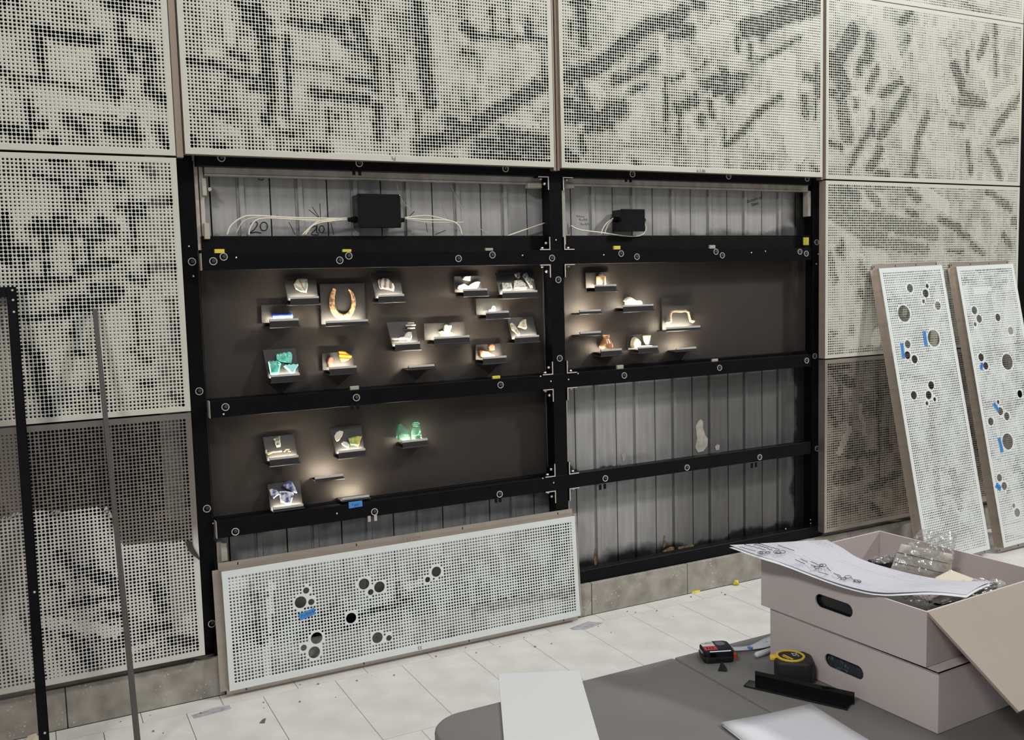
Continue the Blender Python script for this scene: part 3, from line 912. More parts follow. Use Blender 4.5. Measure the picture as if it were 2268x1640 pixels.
mb.v = [tuple(q) for q in P_] + [(q[0] + 0.004, q[1] - 0.010 if 0 < i < 4 else q[1] - 0.002, q[2]) for i, q in enumerate(P_)]
nn_ = len(tf)
mb.f = [tuple(reversed(range(nn_))), tuple(range(nn_, 2 * nn_))] + [(i, (i + 1) % nn_, nn_ + (i + 1) % nn_, nn_ + i) for i in range(nn_)]
tag(mb.build('torn_film', mat('curled_dark_film', (0.045, 0.035, 0.032), 0.4), p3), 'dark curled strip of torn film')
mb = MB()
crumple = random.Random(8)
for (xa, ya), (xb, yb), k in (((115, 1134), (135, 1136), 7), ((236, 1128), (258, 1172), 10), ((50, 1137), (0, 1151), 6)):
    for i in range(k):
        t_ = i / (k - 1)
        P = at(xa + (xb - xa) * t_ + crumple.uniform(-3, 3), ya + (yb - ya) * t_ + crumple.uniform(-3, 3), -0.003)
        s_ = crumple.uniform(0.003, 0.008)
        mb.hexa([(P[0] - s_, P[1] - 0.006, P[2] - s_), (P[0] + s_, P[1] - 0.004, P[2] - s_ * .4), (P[0] + s_ * .6, P[1] + 0.002, P[2] - s_ * .3), (P[0] - s_ * .7, P[1] + 0.002, P[2] - s_),
                 (P[0] - s_ * .4, P[1] - 0.008, P[2] + s_ * .5), (P[0] + s_ * .5, P[1] - 0.005, P[2] + s_), (P[0] + s_ * .4, P[1] + 0.002, P[2] + s_), (P[0] - s_ * .3, P[1] + 0.002, P[2] + s_ * .6)])
mb.build('crumpled_film', mat('crumpled_film', (0.35, 0.33, 0.31), 0.2), p3)['kind'] = 'stuff'

wall_panel('pale perforated wall panel of the middle row standing behind the two steep leaning panels', XR0, XR1, ZS + 0.0035, ZT - 0.0035, 18, 0.38, 0.40,
           [([(1837, 416), (1998, 419)], 9, .7), ([(1840, 450), (1944, 518)], 56, .74), ([(1864, 420), (1898, 436)], 20, .88), ([(1925, 426), (1944, 450)], 16, .8), ([(2011, 421), (2035, 443)], 13), ([(2010, 468), (2032, 476)], 12), ([(1939, 489), (2067, 515)], 32, .8),
            ([(2084, 486), (2124, 507)], 15), ([(1917, 532), (2050, 554)], 22, .8), ([(2124, 516), (2145, 526)], 12), ([(2153, 542), (2177, 563)], 12), ([(2100, 555), (2132, 558)], 8), ([(2212, 443), (2236, 461)], 15), ([(2186, 424), (2202, 432)], 12), ([(2245, 488), (2263, 510)], 15),
            ([(2223, 521), (2239, 547)], 13), ([(1858, 555), (1864, 566)], 11), ([(1837, 568), (1850, 622)], 14, .75), ([(1906, 585), (1922, 622)], 13, .8), ([(1904, 643), (1910, 657)], 10), ([(1840, 735), (1850, 740)], 8, .8), ([(1865, 536), (1866, 552)], 7)],
           [([(1840, 544), (1852, 552)], 12), ([(1888, 563), (1912, 574)], 16), ([(2046, 425), (2094, 460)], 28, .14), ([(1880, 760), (1940, 755)], 20, .15)], PAINT, RETURN, n=8, walls=False)

wall_panel('lower perforated wall panel of bare stainless steel half hidden by the leaning panels', XR0, XR1, ZB, ZS - 0.0035, 19, 0.58, 0.45,
           [([(1835, 815), (1880, 812)], 10), ([(1850, 830), (1885, 850)], 20), ([(1836, 890), (1850, 940)], 14), ([(1880, 1010), (1935, 1005)], 14), ([(1855, 1060), (1900, 1050)], 30, .85), ([(1945, 870), (1948, 1080)], 8), ([(1930, 1080), (1990, 1050)], 14), ([(1930, 1120), (1950, 1140)], 12)],
           [([(1860, 1000), (1880, 950)], 14), ([(1905, 900), (1915, 960)], 10)], STEEL, STEEL, n=8, walls=False)
for x0_, x1_ in ((0.53, 0.5475), (2.079, 2.0895), (2.0965, 2.105), (3.6455, 3.6575)):
    pass
# gap strips seen between the panels of the top row
for x0_, x1_, y0_, lab in ((0.5225, 0.546, 0.010, 'brown metal gap strip between the house-shape panel and the panel over the horseshoe board'),
                      (2.0775, 2.0895, 0.012, 'brown metal gap strip over the middle post, on the horseshoe board side of its joint'),
                      (2.0965, 2.1065, 0.012, 'brown metal gap strip over the middle post, on the half-empty board side of its joint'),
                      (3.6445, 3.6595, 0.012, 'brown metal gap strip over the post next to the steep leaning panels')):
    tag(MB().box(x0_, x1_, y0_, 0.046, 2.018, 2.93).build('gap_strip', RETURN), lab, 'strip')


# ---- leaning panels
def lean_matrix(x, y, lean, roll_, z=0.0):
    return (lean, roll_, 0.0), (x, y, z)


def lean_panel(label, loc, rot, fw, fh, seed, base, amp, dark, light, circles_px, material, n, walls, tapes, ratio, extra=None):
    """local axes: x along width, z up the panel, front at y=-0.036, flange back at y=0"""
    fl_ = 0.027
    rt = root('leaning_panel', loc, label, 'panel', None, None, rot)
    M = Matrix.LocRotScale(Vector(loc), Matrix(((1, 0, 0), (0, 1, 0), (0, 0, 1))).to_quaternion(), Vector((1, 1, 1)))
    from mathutils import Euler
    M = Matrix.Translation(loc) @ Euler(rot).to_matrix().to_4x4()
    nrm = np.array(M.to_3x3() @ Vector((0, -1, 0)))
    P0 = np.array(M @ Vector((0, -0.036, 0)))
    Mi = M.inverted()

    def loc2(px, py):
        q = Mi @ Vector(atp(px, py, P0, nrm))
        return q.x - fl_, q.z - fl_
    circ = []
    for cx_, cy_, rp in circles_px:
        P = atp(cx_, cy_, P0, nrm)
        u, v = loc2(cx_, cy_)
        r_ = rp * px_size(P)
        if 0.02 + r_ < u < fw - 0.02 - r_ and 0.02 + r_ < v < fh - 0.02 - r_:
            circ.append((u, v, r_))
    dk_ = [([loc2(*q) for q in s[0]], s[1] * px_size(P0), s[2] if len(s) > 2 else .9) for s in dark]
    lt_ = [([loc2(*q) for q in s[0]], s[1] * px_size(P0), s[2] if len(s) > 2 else .1) for s in light]
    me = sheet_mesh('face_sheet', fw, fh, 0.022, seed, base, amp, dk_, lt_, material, n, walls, circ)
    o = bpy.data.objects.new('face_sheet', me)
    COL.objects.link(o)
    o.parent = rt
    o.location = (fl_, -0.036, fl_)
    W, H = fw + 2 * fl_, fh + 2 * fl_
    for nm, b in (('side_return', (fl_, fl_ + 0.002, -0.036, -0.002, fl_, fl_ + fh)), ('side_return', (fl_ + fw - 0.002, fl_ + fw, -0.036, -0.002, fl_, fl_ + fh)),
                  ('end_return', (fl_ + 0.002, fl_ + fw - 0.002, -0.0355, -0.002, fl_, fl_ + 0.002)), ('end_return', (fl_ + 0.002, fl_ + fw - 0.002, -0.0355, -0.002, fl_ + fh - 0.002, fl_ + fh)),
                  ('side_flange', (0, fl_ + 0.002, -0.002, 0, 0.02, H - 0.025)), ('side_flange', (W - fl_ - 0.002, W, -0.002, 0, 0.02, H - 0.025)),
                  ('end_flange', (fl_ - 0.004, W - fl_ + 0.004, -0.003, -0.001, 0, fl_ + 0.002)), ('end_flange', (fl_ - 0.004, W - fl_ + 0.004, -0.003, -0.001, H - fl_ - 0.002, H))):
        MB().box(*b).build(nm, STEEL, rt)
    for i in range(4):
        xs = W * (0.06 + 0.293 * i)
        for zc in (H - 0.012, 0.012):
            MB().box(xs - 0.002, xs + 0.002, -0.0036, -0.0029, zc - 0.005, zc + 0.005).build('screw_slot', INK, rt)
    for k, (tx, ty, L, wd, ang) in enumerate(tapes):
        P = loc2(tx, ty)
        t_ = root('blue_tape_piece', tuple(M @ Vector((P[0] + fl_, -0.0362, P[1] + fl_))), None, None, None, None, None)
        bpy.data.objects.remove(t_)
        mb = MB()
        ca, sa = math.cos(ang), math.sin(ang)
        pts = [(-L / 2, -wd / 2), (-L / 2 + .001, 0), (-L / 2, wd / 2), (L / 2, wd / 2), (L / 2 - .0015, .1 * wd), (L / 2, -wd / 2)]
        q = [(P[0] + fl_ + x * ca - y * sa, P[1] + fl_ + x * sa + y * ca) for x, y in pts]
        nq = len(q)
        mb.v = [(x, -0.0368, z) for x, z in q] + [(x, -0.0362, z) for x, z in q]
        mb.f = [tuple(range(nq)), tuple(reversed(range(nq, 2 * nq)))] + [(i, nq + i, nq + (i + 1) % nq, (i + 1) % nq) for i in range(nq)]
        tp = mb.build('tape_label', BLUE, rt)
        mk = MB()
        rr_ = random.Random(k + 5)
        for s_ in range(6):
            x = -L * 0.36 + s_ * L * 0.14
            a_ = (x, rr_.uniform(-wd * .3, 0)); b_ = (x + rr_.uniform(0, L * .08), rr_.uniform(0.05 * wd, wd * .32)); c_ = (x + L * .1, rr_.uniform(-wd * .3, wd * .1))
            pl_ = [(P[0] + fl_ + p_[0] * ca - p_[1] * sa, -0.0369, P[1] + fl_ + p_[0] * sa + p_[1] * ca) for p_ in (a_, b_, c_)]
            mk.tube(pl_, 0.0006, 4)
        mk.build('handwriting', INK, tp)
    return rt


Z2 = lambda l: [(420 + x / 2.278, 840 + y / 2.278, r_ / 2.278) for x, y, r_ in l]
big = lean_panel('long low perforated panel with round cut-outs leaning under the display boards', (0.567, 0.012, 0.001), (-0.066, 0.0, 0.0), 1.553, 0.456, 31, 0.62, 0.22,
                 [([(880, 1290), (885, 1340)], 10, .9), ([(1050, 1350), (1270, 1310)], 24, .85), ([(560, 1290), (575, 1420)], 14, .85), ([(780, 1370), (900, 1330)], 14, .9)],
                 [([(505, 1300), (540, 1292)], 24, .2), ([(600, 1290), (592, 1500)], 12, .15), ([(1000, 1460), (1280, 1390)], 16, .35), ([(905, 1300), (930, 1290)], 14, .35)],
                 Z2([(560, 1127, 30), (588, 1068, 16), (614, 1126, 16), (880, 1035, 28), (958, 1050, 28), (914, 1076, 15), (1245, 973, 26), (1201, 1013, 14), (815, 1207, 27), (641, 1308, 30), (576, 1357, 16), (629, 1380, 30), (948, 1306, 28), (1006, 1308, 15)]),
                 PAINT2, 12, True, [(680, 1361, 0.066, 0.026, 0.22)], 1.0)
# film lip at the lower edge of the low panel
R8 = lambda l: [(1780 + x / 2.342, 540 + y / 2.342, r_ / 2.342) for x, y, r_ in l]
LW, LH = 0.49, 1.555
lean_panel('steep leaning perforated panel with many round cut-outs, the one next to the black frame', (4.005, -0.315, 0.002), (-0.1945, -0.022, 0.0), LW, LH, 32, 0.50, 0.30,
           [([(2060, 900), (2080, 1120)], 20, .7), ([(2110, 1050), (2125, 1120)], 24, .75), ([(1975, 580), (2075, 590)], 14, .65), ([(1975, 830), (2050, 840)], 14, .65)], [],
           R8([(552, 231, 22), (641, 220, 12), (633, 258, 22), (622, 299, 11), (696, 322, 22), (521, 363, 44), (675, 491, 44), (540, 522, 21), (539, 579, 21), (576, 600, 22), (662, 735, 22), (572, 787, 22), (649, 786, 22), (680, 808, 11), (640, 829, 11)]),
           PAINT2, 8, False, [(2049, 750, 0.082, 0.024, 1.52), (1999, 777, 0.082, 0.024, 1.52)], 1.0)
lean_panel('steep leaning perforated panel with round cut-outs and several blue tapes, farther from the black frame', (4.605, -0.315, 0.002), (-0.1945, -0.020, 0.0), LW, LH, 33, 0.46, 0.40,
           [([(2120, 590), (2230, 600)], 12, .7), ([(2120, 620), (2160, 625)], 12, .75), ([(2200, 640), (2230, 620)], 12, .7), ([(2170, 900), (2260, 890)], 20, .65)], [([(2160, 645), (2200, 640)], 12, .15)],
           R8([(886, 346, 21), (911, 390, 21), (890, 418, 11), (1008, 383, 20), (1074, 452, 21), (921, 590, 21), (1057, 613, 42), (945, 634, 20), (1122, 780, 20), (1009, 822, 11), (1021, 870, 21), (1054, 896, 21), (971, 923, 21), (1059, 1027, 42), (1016, 1215, 20), (1041, 1258, 21), (1090, 1360, 12), (1108, 1396, 22)]),
           PAINT2, 8, False, [(2174, 812, 0.04, 0.024, 1.1), (2206, 902, 0.055, 0.024, -1.0), (2216, 986, 0.085, 0.026, 1.65), (2211, 1079, 0.045, 0.03, -.7)], 1.0)

# ================================================================== DISPLAY SHELVES
YB = 0.139          # face of the boards
YF = 0.070          # front of the light bars


def shelf(label, bl, br, kind=None, ptl=None, ptr=None, apron=0.020, group=None):
    A, B = at(bl[0], bl[1], YF), at(br[0], br[1], YF)
    x0, x1, z0 = A[0], B[0], (A[2] + B[2]) / 2
    for b0_, b1_ in BZ:
        if b0_ < z0 - 0.010 - apron < b1_ + 0.0012:
            apron = z0 - 0.010 - b1_ - 0.0014
    rt = root('display_shelf', ((x0 + x1) / 2, YB, z0 - 0.03), label, 'shelf', group)
    MB().box(x0 - 0.004, x1 + 0.006, YF - 0.004, YB, z0 - 0.010 - apron, z0 - 0.004 - apron).build('tray', mat('shelf_black', (0.022, 0.021, 0.021), 0.35, spec=0.4), rt, bevel=0.0015)
    MB().box(x0, x1, YF, YF + 0.004, z0 - 0.004 - apron, z0 - 0.004).build('front_lip', mat('shelf_black', (0, 0, 0)), rt)
    MB().box(x0 + 0.001, x1 - 0.001, YF + 0.004, YB, z0 - 0.012, z0 - 0.010).build('shelf_floor', PLATE, rt)
    MB().box(x0, x1, YF - 0.0015, YF + 0.009, z0 - 0.004, z0 + 0.0045).build('light_bar', BAR, rt, bevel=0.0008)
    MB().box(x0 + 0.006, x1 - 0.006, YF + 0.0095, YF + 0.014, z0 - 0.003, z0 + 0.001).build('led_strip', LED, rt)
    plane = ((0, 0.098, 0), (0, -1, 0))
    if kind == 'upright':
        yp = 0.121
        a, b = at(ptl[0], ptl[1], yp), at(ptr[0], ptr[1], yp)
        MB().box(a[0], b[0], yp, yp + 0.010, z0 - 0.010, (a[2] + b[2]) / 2).build('back_plate', PLATE, rt)
        MB().box(a[0] + 0.012, b[0] - 0.012, yp + 0.010, YB, z0, (a[2] + b[2]) / 2 - 0.012).build('standoff', BLACK2, rt)
        plane = ((0, yp - 0.012, 0), (0, -1, 0))
    elif kind == 'tilt':
        yt, yb_ = 0.128, YF + 0.016
        a, b = at(ptl[0], ptl[1], yt), at(ptr[0], ptr[1], yt)
        zt, zb = (a[2] + b[2]) / 2, z0 - 0.009
        pts = [(x0 - 0.006, yb_, zb), (x1 + 0.001, yb_, zb), (x1 + 0.001, yb_ + 0.006, zb), (x0 - 0.006, yb_ + 0.006, zb), (a[0], yt, zt), (b[0], yt, zt), (b[0], yt + 0.006, zt), (a[0], yt + 0.006, zt)]
        MB().hexa(pts).build('back_plate', PLATE, rt)
        MB().box(x0 + 0.01, x1 - 0.01, yt + 0.0065, YB, zt - 0.014, zt - 0.004).build('standoff', BLACK2, rt)
        n_ = np.array([0, -(zt - zb), (yt - yb_)])
        n_ = n_ / np.linalg.norm(n_)
        plane = (tuple(np.array([0, yb_, zb]) + n_ * 0.009), tuple(n_))
    return plane


S = {}
S['leaf'] = shelf('tilted display shelf holding the leaf-painted sherd', (643, 661), (706, 658), 'tilt', (628, 612), (699, 611))
S['shoe'] = shelf('large display shelf with a tall back plate behind the horseshoe', (722, 713), (815, 711), 'upright', (708, 630), (807, 628), 0.008)
S['comb'] = shelf('tilted display shelf holding the single rippled brown-edged sherd', (838, 656), (895, 653.5), 'tilt', (820, 606), (885, 604))
S['blue'] = shelf('display shelf with the cobalt blue glass tube', (597, 710), (661, 708), 'upright', (578, 675), (651, 674))
S['teal'] = shelf('tilted display shelf with three scalloped teal glass pieces', (600, 834), (664, 829), 'tilt', (582, 776), (655, 771))
S['amber'] = shelf('display shelf with the striped amber glass and the red fragment', (730, 817), (790, 812), 'upright', (713, 783), (782, 778))
S['three'] = shelf('display shelf with three white sherds, one raised over two', (1027, 643), (1079, 641), 'upright', (1006, 612), (1065, 611))
S['four'] = shelf('wide tilted display shelf holding four pale patterned fragments', (1113, 648), (1190, 645), 'tilt', (1096, 603), (1183, 603))
S['ring'] = shelf('display shelf with the small green glass ring', (1077, 693), (1127, 691), 'upright', (1054, 661), (1111, 661))
S['bones'] = shelf('tilted display shelf with five small white bone pieces', (875, 762.5), (930, 760), 'tilt', (856, 714), (917, 712))
S['stone'] = shelf('wide display shelf with a pale neck piece on green glass', (962, 749), (1040, 745.5), 'upright', (939, 716), (1029, 714))
S['fan'] = shelf('tilted display shelf with the fan-shaped sherd and a long sliver', (1140, 747), (1194, 745), 'tilt', (1124, 705), (1180, 701))
S['brick'] = shelf('display shelf with two orange brick fragments', (1070, 793), (1122, 791), 'upright', (1053, 764), (1110, 761))
shelf('empty display shelf standing below the shelf of white bone pieces', (906, 813), (962, 809.5), None, None, None, 0.006)
S['jar'] = shelf('display shelf with the squat cream jar', (1318, 633), (1365, 632), 'upright', (1297, 604), (1349, 603))
S['knuckle'] = shelf('display shelf with one bright white bone lump', (1381, 678), (1447, 676))
shelf('empty display shelf by the middle post, the upper of two', (1284, 689), (1331, 688), None, None, None, 0.006)
shelf('empty display shelf by the middle post, the lower of two over the brown bottle', (1285, 738), (1331, 736), None, None, None, 0.006)
S['handle'] = shelf('display shelf with a square back plate behind the rusty drawer handle', (1476, 727), (1551, 724.5), 'upright', (1466, 660), (1536, 657), 0.006)
S['bottle'] = shelf('display shelf with the brown broken bottle neck', (1331, 777), (1377, 774.5))
S['cup'] = shelf('display shelf with the cream egg-cup and the fluted shell', (1414, 770), (1457, 769), 'upright', (1391, 742), (1440, 740))
shelf('empty display shelf under the rusty drawer handle', (1499, 774), (1542, 770), None, None, None, 0.006)
S['straw'] = shelf('tilted display shelf with a bone stick and a green-marked sherd, light strip showing', (597, 1018), (661, 1011), 'tilt', (582, 968), (650, 963))
S['colour'] = shelf('tilted display shelf with three colour-painted sherds', (750, 1003), (809, 995), 'tilt', (731, 947), (800, 941))
S['glass'] = shelf('display shelf with two green bottle glass pieces', (892, 980), (947, 973))
shelf('empty display shelf under the colour-painted sherds', (698, 1061), (760, 1052), None, None, None, 0.006)
S['delft'] = shelf('tilted display shelf with three blue and white sherds', (605, 1128), (672, 1119), 'tilt', (592, 1073), (664, 1064), 0.006)
shelf('empty display shelf low on its board, blue tape just under it', (758, 1107), (818, 1099), None, None, None, 0.002)


# ================================================================== ARTEFACTS
def sherd(name, label, cat, px_pts, plane, material, thick=0.006, dome=0.0018, group=None, lift=0.0):
    P0, n = np.array(plane[0]), np.array(plane[1])
    P0 = P0 + n * lift
    F = [atp(x, y, P0, n) for x, y in px_pts]
    c = sum(F) / len(F)
    mb = MB()
    k = len(F)
    inner = [c + (p - c) * 0.80 + n * dome for p in F]
    back = [p - n * thick for p in F]
    base = c.copy()
    base[2] = min(p[2] for p in F)
    mb.v = [tuple(p) for p in back + F + inner]
    # outline may run either way: orient so the front faces the viewer
    area = sum(F[i][0] * F[(i + 1) % k][2] - F[(i + 1) % k][0] * F[i][2] for i in range(k))
    for i in range(k):
        j = (i + 1) % k
        q1, q2 = (i, j, k + j, k + i), (k + i, k + j, 2 * k + j, 2 * k + i)
        mb.f += [q1, q2] if area > 0 else [tuple(reversed(q1)), tuple(reversed(q2))]
    top, bot = tuple(range(2 * k, 3 * k)), tuple(reversed(range(k)))
    mb.f += [top, bot] if area > 0 else [tuple(reversed(top)), tuple(reversed(bot))]
    o = mb.build(name, material)
    me = o.data
    off = Vector(base)
    me.transform(Matrix.Translation(-off))
    o.location = off
    tag(o, label, cat, group)
    return o


def zm(l, ox, oy, s):
    return [(ox + x / s, oy + y / s) for x, y in l]


z1 = lambda l: zm(l, 560, 580, 5.856)
z2 = lambda l: zm(l, 820, 580, 5.67)
z3 = lambda l: zm(l, 1240, 580, 6.67)
z4 = lambda l: zm(l, 560, 920, 5.4)


def patt(name, base, ink, scale, lo, hi, stretch=(1, 1, 1), rough=0.35, wave=False):
    if wave:
        mt, nt, b = nodes_of(name)
        tc = nt.nodes.new('ShaderNodeTexCoord')
        mp = nt.nodes.new('ShaderNodeMapping')
        mp.inputs['Rotation'].default_value = stretch
        w = nt.nodes.new('ShaderNodeTexWave')
        w.inputs['Scale'].default_value = scale
        w.inputs['Distortion'].default_value = 1.2
        rp = nt.nodes.new('ShaderNodeValToRGB')
        rp.color_ramp.elements[0].position, rp.color_ramp.elements[1].position = lo, hi
        rp.color_ramp.elements[0].color, rp.color_ramp.elements[1].color = (*ink, 1), (*base, 1)
        for a, c in ((tc.outputs['Object'], mp.inputs[0]), (mp.outputs[0], w.inputs['Vector']), (w.outputs['Fac'], rp.inputs[0]), (rp.outputs[0], b.inputs['Base Color'])):
            nt.links.new(a, c)
        b.inputs['Roughness'].default_value = rough
        return mt
    return mat(name, base, rough, color2=ink, vscale=scale, lo=lo, hi=hi, stretch=stretch, detail=2)


CREAM = patt('cream_glaze', (0.42, 0.37, 0.27), (0.28, 0.22, 0.14), 40, 0.3, 0.5)
WHITEG = patt('white_glaze', (0.50, 0.47, 0.41), (0.24, 0.21, 0.17), 50, 0.25, 0.42)
BONE = patt('white_bone', (0.50, 0.46, 0.38), (0.33, 0.26, 0.17), 60, 0.3, 0.5)
GREENLEAF = mat('green_leaf_glaze', (0.10, 0.22, 0.12), 0.35)
BROWNV = mat('brown_vein_glaze', (0.20, 0.11, 0.05), 0.4)

o = sherd('pottery_sherd', 'cream pottery sherd painted with green leaves', 'sherd', z1([(535, 290), (575, 225), (640, 215), (705, 225), (715, 300), (700, 395), (630, 385), (560, 350)]), S['leaf'], CREAM)


def decal(parent, px_pts, plane, material, name, lift=0.0026):
    """painted motif lying proud of the sherd"""
    P0, n = np.array(plane[0]), np.array(plane[1])
    F = [atp(x, y, P0 + n * lift, n) for x, y in px_pts]
    k = len(F)
    mb = MB()
    off = np.array(parent.location)
    mb.v = [tuple(p - off) for p in F] + [tuple(p - off - n * 0.002) for p in F]
    area = sum(F[i][0] * F[(i + 1) % k][2] - F[(i + 1) % k][0] * F[i][2] for i in range(k))
    fs = [tuple(range(k)), tuple(reversed(range(k, 2 * k)))] + [(i, k + i, k + (i + 1) % k, (i + 1) % k) for i in range(k)]
    mb.f = fs if area > 0 else [tuple(reversed(q)) for q in fs]
    me = bpy.data.meshes.new(name)
    me.from_pydata(mb.v, [], mb.f)
    me.materials.append(material)
    d = bpy.data.objects.new(name, me)
    COL.objects.link(d)
    d.parent = parent
    return d


decal(o, z1([(548, 298), (600, 330), (655, 385), (600, 372), (560, 335)]), S['leaf'], GREENLEAF, 'painted_leaf')
decal(o, z1([(668, 300), (690, 235), (708, 250), (706, 330), (688, 372), (672, 340)]), S['leaf'], GREENLEAF, 'painted_leaf')
decal(o, z1([(600, 235), (612, 235), (640, 290), (685, 385), (672, 380), (625, 300)]), S['leaf'], BROWNV, 'painted_stem')

# horseshoe: tapering arch tube with a flat section
RUST = mat('rusty_iron', (0.34, 0.19, 0.085), 0.8, color2=(0.07, 0.035, 0.018), vscale=90, lo=0.38, hi=0.6, bump=0.5, bscale=160)
outer = z1([(1045, 345), (1005, 420), (985, 520), (1000, 640), (1050, 720), (1130, 755), (1210, 757), (1280, 720), (1335, 620), (1345, 510), (1325, 440), (1295, 385), (1245, 350)])
inner = z1([(1078, 362), (1072, 430), (1060, 500), (1068, 580), (1100, 640), (1150, 675), (1195, 678), (1240, 655), (1278, 590), (1285, 510), (1275, 440), (1262, 395), (1243, 368)])
P0, n = np.array(S['shoe'][0]), np.array(S['shoe'][1])
mb = MB()
for a, b in zip(outer, inner):
    A, B = atp(*a, P0, n), atp(*b, P0, n)
    M_ = (A + B) / 2
    mb.v += [tuple(A + n * -0.008), tuple(A), tuple(A * .72 + B * .28 + n * 0.004), tuple(A * .28 + B * .72 + n * 0.004), tuple(B), tuple(B + n * -0.008)]
k = len(outer)
for i in range(k - 1):
    for j in range(6):
        j2 = (j + 1) % 6
        mb.f.append((i * 6 + j, i * 6 + j2, (i + 1) * 6 + j2, (i + 1) * 6 + j))
mb.f += [tuple(range(6)), tuple(reversed(range((k - 1) * 6, k * 6)))]
hs = mb.build('horseshoe', RUST, sub=1, smooth=True)
tag(hs, 'rusty iron horseshoe with its open end up', 'horseshoe')
WAVEB = patt('rippled_brown_glaze', (0.46, 0.43, 0.36), (0.14, 0.09, 0.05), 38, 0.35, 0.6, (0.3, 0, 1.2), wave=True)
sherd('pottery_sherd', 'white sherd with rippled brown upper edge, alone on its shelf', 'sherd', z1([(1625, 245), (1640, 225), (1665, 228), (1690, 213), (1715, 217), (1745, 212), (1770, 235), (1800, 260), (1825, 290), (1838, 330), (1830, 375), (1790, 365), (1720, 350), (1660, 345), (1640, 310)]), S['comb'], WAVEB, 0.006)
# cobalt glass tube lying on its side
COB = mat('cobalt_glass', (0.015, 0.035, 0.30), 0.1, spec=0.6, coat=0.5)
A, B = at(*z1([(245, 715)])[0], 0.100), at(*z1([(505, 705)])[0], 0.100)
zc = (A[2] + B[2]) / 2 + 0.002
bt = root('glass_tube', ((A[0] + B[0]) / 2, 0.10, zc - 0.012), 'cobalt blue glass tube lying on its side', 'glass')
MB().lathe((A[0], 0.100, zc), [(0.004, 0), (0.0085, 0.002), (0.0095, 0.006), (0.008, 0.010), (0.0085, B[0] - A[0] - 0.012), (0.0105, B[0] - A[0] - 0.008), (0.0105, B[0] - A[0] - 0.002), (0.008, B[0] - A[0])], 18, 'x').build('tube_body', COB, bt, smooth=True)
MB().lathe((B[0] - 0.004, 0.100, zc), [(0.0075, 0), (0.0112, 0.001), (0.0112, 0.005), (0.0075, 0.006)], 18, 'x').build('rim', mat('cobalt_rim', (0.10, 0.14, 0.42), 0.1), bt, smooth=True)
TEAL = patt('teal_pressed_glass', (0.16, 0.55, 0.43), (0.03, 0.24, 0.19), 60, 0.35, 0.62, (1.6, 1, 0.4), rough=0.15)
TEALP = mat('pale_teal_glass', (0.30, 0.66, 0.60), 0.15)
TDOT = mat('glass_bead', (0.70, 0.85, 0.78), 0.1)
t1 = sherd('pressed_glass', 'scalloped teal glass piece perched over the two others', 'glass', z1([(305, 1215), (318, 1195), (340, 1200), (355, 1182), (380, 1192), (405, 1174), (430, 1184), (460, 1168), (490, 1175), (508, 1200), (510, 1250), (498, 1320), (440, 1305), (370, 1290), (312, 1270)]), S['teal'], TEAL, 0.007)
t2 = sherd('pressed_glass', 'scalloped teal glass piece with a straight broken base', 'glass', z1([(198, 1300), (215, 1285), (240, 1295), (260, 1282), (285, 1292), (310, 1280), (340, 1295), (368, 1325), (352, 1370), (345, 1420), (330, 1458), (270, 1455), (228, 1452), (212, 1380)]), S['teal'], TEAL, 0.007)
t3 = sherd('pressed_glass', 'pale teal fan of scalloped glass tapering to a point', 'glass', z1([(405, 1355), (425, 1335), (445, 1345), (470, 1328), (500, 1338), (525, 1325), (555, 1335), (590, 1325), (590, 1350), (560, 1390), (535, 1450), (500, 1455), (470, 1410), (435, 1385)]), S['teal'], TEALP, 0.007)
for par, pts in ((t1, [(325, 1215), (362, 1212), (422, 1208), (470, 1222)]), (t2, [(228, 1335), (285, 1332), (335, 1335)])):
    for (x, y) in pts:
        P = atp(*z1([(x, y)])[0], np.array(S['teal'][0]) + np.array(S['teal'][1]) * 0.003, S['teal'][1])
        MB().lathe(tuple(P - np.array(par.location)), [(0.001, -0.002), (0.0022, -0.001), (0.0022, 0.001), (0.001, 0.002)], 8, 'y').build('bead', TDOT, par, smooth=True)
AMB = patt('striped_amber_glass', (0.50, 0.21, 0.022), (0.15, 0.05, 0.012), 22, 0.35, 0.55, (0, 1.45, 0.0), rough=0.15, wave=True)
REDG = patt('red_brown_glaze', (0.20, 0.065, 0.045), (0.07, 0.03, 0.025), 30, 0.3, 0.55, rough=0.15)
sherd('pressed_glass', 'amber glass fragment with dark stripes', 'glass', z1([(1118, 1165), (1150, 1153), (1195, 1160), (1222, 1185), (1285, 1215), (1280, 1245), (1240, 1275), (1190, 1298), (1145, 1290), (1125, 1230)]), S['amber'], AMB, 0.008)
sherd('pottery_sherd', 'narrow red-brown curved fragment standing beside the striped amber glass', 'sherd', z1([(985, 1250), (1005, 1225), (1030, 1228), (1042, 1260), (1030, 1310), (1045, 1345), (1065, 1368), (985, 1372), (968, 1310)]), S['amber'], REDG, 0.010, 0.003)
sherd('pottery_sherd', 'small white sherd raised over two larger ones', 'sherd', z2([(1162, 225), (1180, 190), (1200, 180), (1262, 180), (1255, 240), (1210, 235)]), S['three'], WHITEG, 0.006)
sherd('pottery_sherd', 'grey-white angular sherd lying low beside the tallest of three', 'sherd', z2([(1098, 335), (1112, 300), (1180, 275), (1235, 310), (1225, 350), (1130, 352)]), S['three'], WHITEG, 0.006, lift=0.006)
sherd('pottery_sherd', 'tall white sherd with a dark shoulder, among three', 'sherd', z2([(1180, 345), (1240, 300), (1280, 270), (1320, 250), (1360, 245), (1382, 255), (1360, 300), (1332, 345)]), S['three'], WHITEG, 0.007, 0.003)
FLOR = patt('grey_floral_glaze', (0.46, 0.44, 0.37), (0.11, 0.115, 0.09), 130, 0.36, 0.5)
